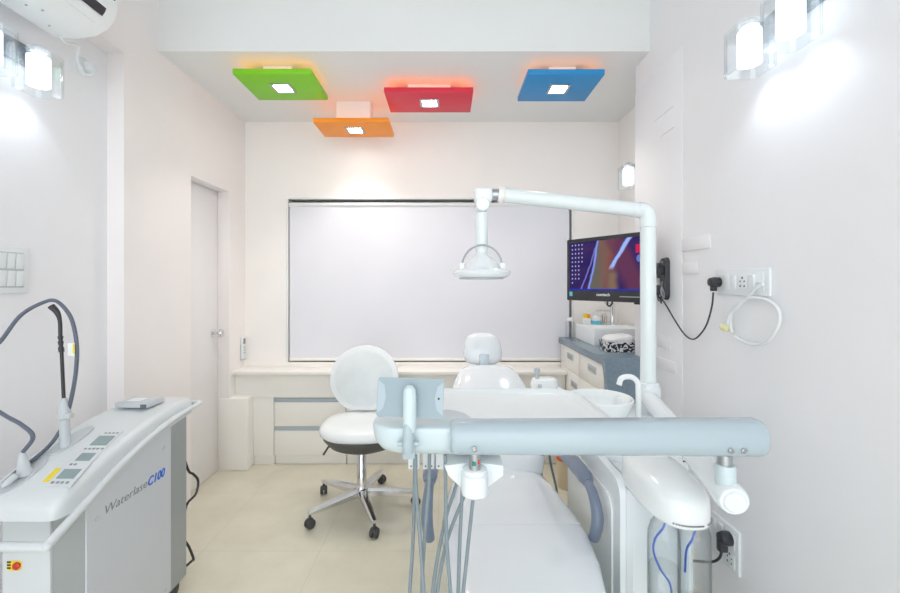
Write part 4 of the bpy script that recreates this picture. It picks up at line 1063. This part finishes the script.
# ------------------------------------------------------------------ niche counter, cabinets, sink
cz = 0.951
t = thing('worktop', 'blue grey stone worktop with waterfall end in the niche', 'worktop', (1.1, 2.8, 0.9))
b = new()
prof = [(YB - .002, cz), (2.353, cz), (2.346, cz - 0.008), (2.330, cz - 0.06), (2.305, cz - 0.14), (2.275, cz - 0.25), (2.262, cz - 0.4), (2.26, 0.0), (2.30, 0.0), (2.302, cz - 0.4), (2.315, cz - 0.25), (2.345, cz - 0.14), (2.372, cz - 0.06), (2.39, cz - 0.045), (YB - .002, cz - 0.045)]
xr_ = lambda p: (XN - 0.002) if p[0] > YN + 0.001 else XR - 0.009
# main slab in the niche and the waterfall end in front of the right wall
box(b, 0.885, XN - 0.002, YN + 0.001, YB - .002, cz - 0.045, cz, 0.003)
wf = [(YN + 0.004, cz)] + prof[1:14] + [(YN + 0.004, cz - 0.045)]
prism(b, wf, lambda p: (0.885, p[0], p[1]), lambda p: (XR - 0.009, p[0], p[1]))
obj('slab', b, M_ctop, t, sharp=30)
cabn = [(2.845, 3.290, 'white counter cabinet in the niche nearest the window'), (2.395, 2.840, 'white counter cabinet in the niche behind the spittoon bowl')]
for y0, y1, lab in cabn:
    t = thing('counter_cabinet', lab, 'cabinet', (1.0, (y0 + y1) / 2, 0), group='cabinets under the niche worktop')
    x1 = XN - 0.004 if y0 > YN else XR - 0.012
    b = new(); box(b, 0.915, x1, y0, y1, 0.08, cz - 0.046); box(b, 0.95, x1, y0, y1, 0.0, 0.08); obj('body', b, M_lam, t)
    for nm, z0, z1 in (('drawer', 0.742, cz - 0.049), ('door', 0.085, 0.738)):
        b = new(); box(b, 0.900, 0.915, y0 + 0.002, y1 - 0.002, z0, z1, 0.0015); dr = obj(nm, b, M_lam, t)
        ym = (y0 + y1) / 2 + (-0.03 if nm == 'drawer' else -0.12); zm = 0.843 if nm == 'drawer' else 0.66
        b = new(); box(b, 0.8965, 0.901, ym - 0.072, ym + 0.072, zm - 0.022, zm + 0.022, 0.001)
        h = obj('handle_recess', b, M_alu, dr)
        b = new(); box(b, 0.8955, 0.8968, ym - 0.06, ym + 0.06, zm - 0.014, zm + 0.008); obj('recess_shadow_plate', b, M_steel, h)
# basin (hollow box with rear deck)
t = thing('wash_basin', 'white rectangular countertop basin on the blue grey worktop', 'basin', (1.17, 3.0, cz))
b = new()
x0, x1, y0, y1, z0, z1 = 0.995, 1.345, 2.82, 3.22, cz + 0.001, 1.065
o_ = [(x0, y0), (x1, y0), (x1, y1), (x0, y1)]; i_ = [(x0 + .014, y0 + .014), (x1 - .014, y0 + .014), (x1 - .014, 3.08), (x0 + .014, 3.08)]
ib = [(x0 + .04, y0 + .04), (x1 - .04, y0 + .04), (x1 - .04, 3.05), (x0 + .04, 3.05)]
loft(b, [[(x, y, z0) for x, y in o_], [(x, y, z1) for x, y in o_], [(x, y, z1) for x, y in i_], [(x, y, z0 + 0.03) for x, y in ib]])
bmesh.ops.bevel(b, geom=[e for e in b.edges], offset=0.003, segments=2, affect='EDGES')
obj('bowl', b, M_white, t)
t = thing('tap', 'chrome mixer tap with flat spout over the basin', 'tap', (1.22, 3.115, z1))
b = new(); lathe(b, [(0.022, z1), (0.022, z1 + 0.008), (0.017, z1 + 0.012), (0.017, z1 + 0.15), (0.014, z1 + 0.155)], (1.235, 3.115, 0), n=22); obj('body', b, M_chrome, t)
b = new(); box(b, 1.115, 1.232, 3.103, 3.127, z1 + 0.098, z1 + 0.112, 0.003); obj('spout', b, M_chrome, t)
b = new(); box(b, 1.175, 1.25, 3.107, 3.123, z1 + 0.156, z1 + 0.164, 0.002); obj('lever', b, M_chrome, t)
# small things on the basin's rear deck
t = thing('small_carton', 'small carton with orange and yellow top on the basin back rim', 'carton', (1.06, 3.17, z1))
b = new(); box(b, 1.035, 1.083, 3.15, 3.19, z1, z1 + 0.045, 0.001); obj('base', b, M_plate, t)
b = new(); box(b, 1.042, 1.060, 3.152, 3.188, z1 + 0.045, z1 + 0.078, 0.001); obj('yellow_block', b, M_yel, t, label='yellow block')
b = new(); box(b, 1.062, 1.083, 3.152, 3.188, z1 + 0.045, z1 + 0.075, 0.001); obj('orange_block', b, M_porange, t, label='orange block')
t = thing('soap_bottle', 'squat bottle of aqua liquid on the basin back rim', 'bottle', (1.13, 3.165, z1))
b = new(); lathe(b, [(0.034, z1), (0.038, z1 + 0.01), (0.038, z1 + 0.028)], (1.132, 3.165, 0), n=24); obj('liquid', b, M_bluebot, t)
b = new(); lathe(b, [(0.038, z1 + 0.0285), (0.036, z1 + 0.05), (0.02, z1 + 0.062), (0.018, z1 + 0.07)], (1.132, 3.165, 0), n=24); obj('bottle_top', b, M_plate, t)
t = thing('tumbler', 'clear tumbler with wooden sticks beside the tap', 'tumbler', (1.195, 3.175, z1))
b = new(); lathe(b, [(0.022, z1), (0.025, z1 + 0.06), (0.0235, z1 + 0.06), (0.02, z1 + 0.004)], (1.192, 3.175, 0), n=20); obj('cup', b, M_bottle, t)
b = new(); tube(b, [(1.188, 3.172, z1 + 0.006), (1.178, 3.17, z1 + 0.075)], 0.003, 8); tube(b, [(1.197, 3.178, z1 + 0.006), (1.207, 3.182, z1 + 0.08)], 0.003, 8); obj('sticks', b, M_stick, t, label='wooden sticks')
t = thing('jar', 'small pale jar on the worktop in the corner by the window', 'jar', (0.955, 3.22, cz))
b = new(); lathe(b, [(0.03, cz + .0005), (0.032, cz + 0.01), (0.032, cz + 0.12), (0.026, cz + 0.13)], (0.955, 3.24, 0), n=22); obj('body', b, M_bottle, t)
b = new(); lathe(b, [(0.028, cz + 0.1305), (0.028, cz + 0.155), (0.024, cz + 0.158)], (0.955, 3.24, 0), n=22); obj('lid', b, M_plate, t)
# printed holder with folded white towel
t = thing('towel_tray', 'black and white patterned tray on the worktop in front of basin', 'tray', (1.06, 2.62, cz))
b = new()
loft(b, [[(1.07 + p[0] * k, 2.62 + p[1] * k, z) for p in rrect(0.19, 0.16, 0.02, 5)] for z, k in ((cz + .0005, 0.92), (cz + 0.06, 1.0), (cz + 0.062, 0.97), (cz + 0.008, 0.88))]); obj('tray_body', b, M_print, t)
b = new()
for i, (z, k, dx) in enumerate(((cz + 0.010, 0.80, 0), (cz + 0.05, 0.86, 0), (cz + 0.066, 0.93, 0.0), (cz + 0.082, 0.96, 0.004), (cz + 0.094, 0.9, 0.01), (cz + 0.104, 0.7, 0.02), (cz + 0.108, 0.4, 0.03))):
    ring = [(1.07 + dx + p[0] * k, 2.62 + p[1] * k, z + (0.010 * math.sin(p[0] * 40 + 1) if i > 2 else 0)) for p in rrect(0.18, 0.15, 0.04, 6)]
    if i == 0: rr_ = []
    rr_.append(ring)
loft(b, rr_); tag(obj('folded_towel', b, M_towel), 'white folded towel heaped in the patterned tray', 'towel')
# waste bin
t = thing('waste_bin', 'small beige bin with an orange liner on the floor by the counter', 'bin', (0.815, 2.83, 0))
b = new(); lathe(b, [(0.058, 0.0), (0.060, 0.004), (0.070, 0.205), (0.067, 0.205), (0.057, 0.008), (0.01, 0.006)], (0.815, 2.83, 0), n=28); obj('bucket', b, M_bin, t)
b = new(); lathe(b, [(0.0705, 0.188), (0.073, 0.207), (0.070, 0.212), (0.065, 0.206), (0.064, 0.19), (0.067, 0.19)], (0.815, 2.83, 0), n=28); obj('liner', b, M_orange, t, label='orange liner rim')

# ------------------------------------------------------------------ light and camera
w = bpy.data.worlds.new('World'); bpy.context.scene.world = w; w.use_nodes = True
bg = w.node_tree.nodes['Background']; bg.inputs['Color'].default_value = (0.94, 0.975, 1.0, 1); bg.inputs['Strength'].default_value = 2.1  # added fill light, entering where the room has no rear wall

def spot(name, loc, energy, col, size=100, blend=0.6, rad=0.05):
    l = bpy.data.lights.new(name, 'SPOT'); l.energy = energy; l.color = col; l.spot_size = R(size); l.spot_blend = blend; l.shadow_soft_size = rad
    o = bpy.data.objects.new(name, l); C.objects.link(o); o.location = loc
    return o
for n_, x, y, z in (('green', -0.991, 2.5575, 2.553), ('orange', -0.648, 3.0, 2.460), ('red', -0.108, 2.7665, 2.553), ('blue', 0.6865, 2.569, 2.553)):
    spot('downlight_beam', (x, y, z - 0.005), 15, (1.0, 0.93, 0.85), 110, 0.7, 0.04)

for x, y, z, sg in LAMPS:
    o = spot('lamp_beam', (x, y, z), 0.75 if y < 2 else 0.4, (0.80, 0.89, 1.0), 125, 0.7, 0.045)
    o.rotation_euler = (0, R(18) * sg, 0)

cam = bpy.data.cameras.new('Camera'); co = bpy.data.objects.new('Camera', cam); C.objects.link(co)
co.location = (0, 0, EYE); co.rotation_euler = (R(90), 0, 0)
cam.sensor_fit = 'HORIZONTAL'; cam.sensor_width = 36; cam.lens = 420 / 900 * 36
cam.shift_x = 4 / 900; cam.shift_y = -11.5 / 900; cam.clip_start = 0.05
sc = bpy.context.scene; sc.camera = co
sc.view_settings.view_transform = 'Standard'; sc.view_settings.look = 'None'
sc.view_settings.gamma = 1; sc.view_settings.use_curve_mapping = False
sc.view_settings.exposure = 0.30
sc.cycles.max_bounces = 10; sc.cycles.diffuse_bounces = 6; sc.cycles.transparent_max_bounces = 16
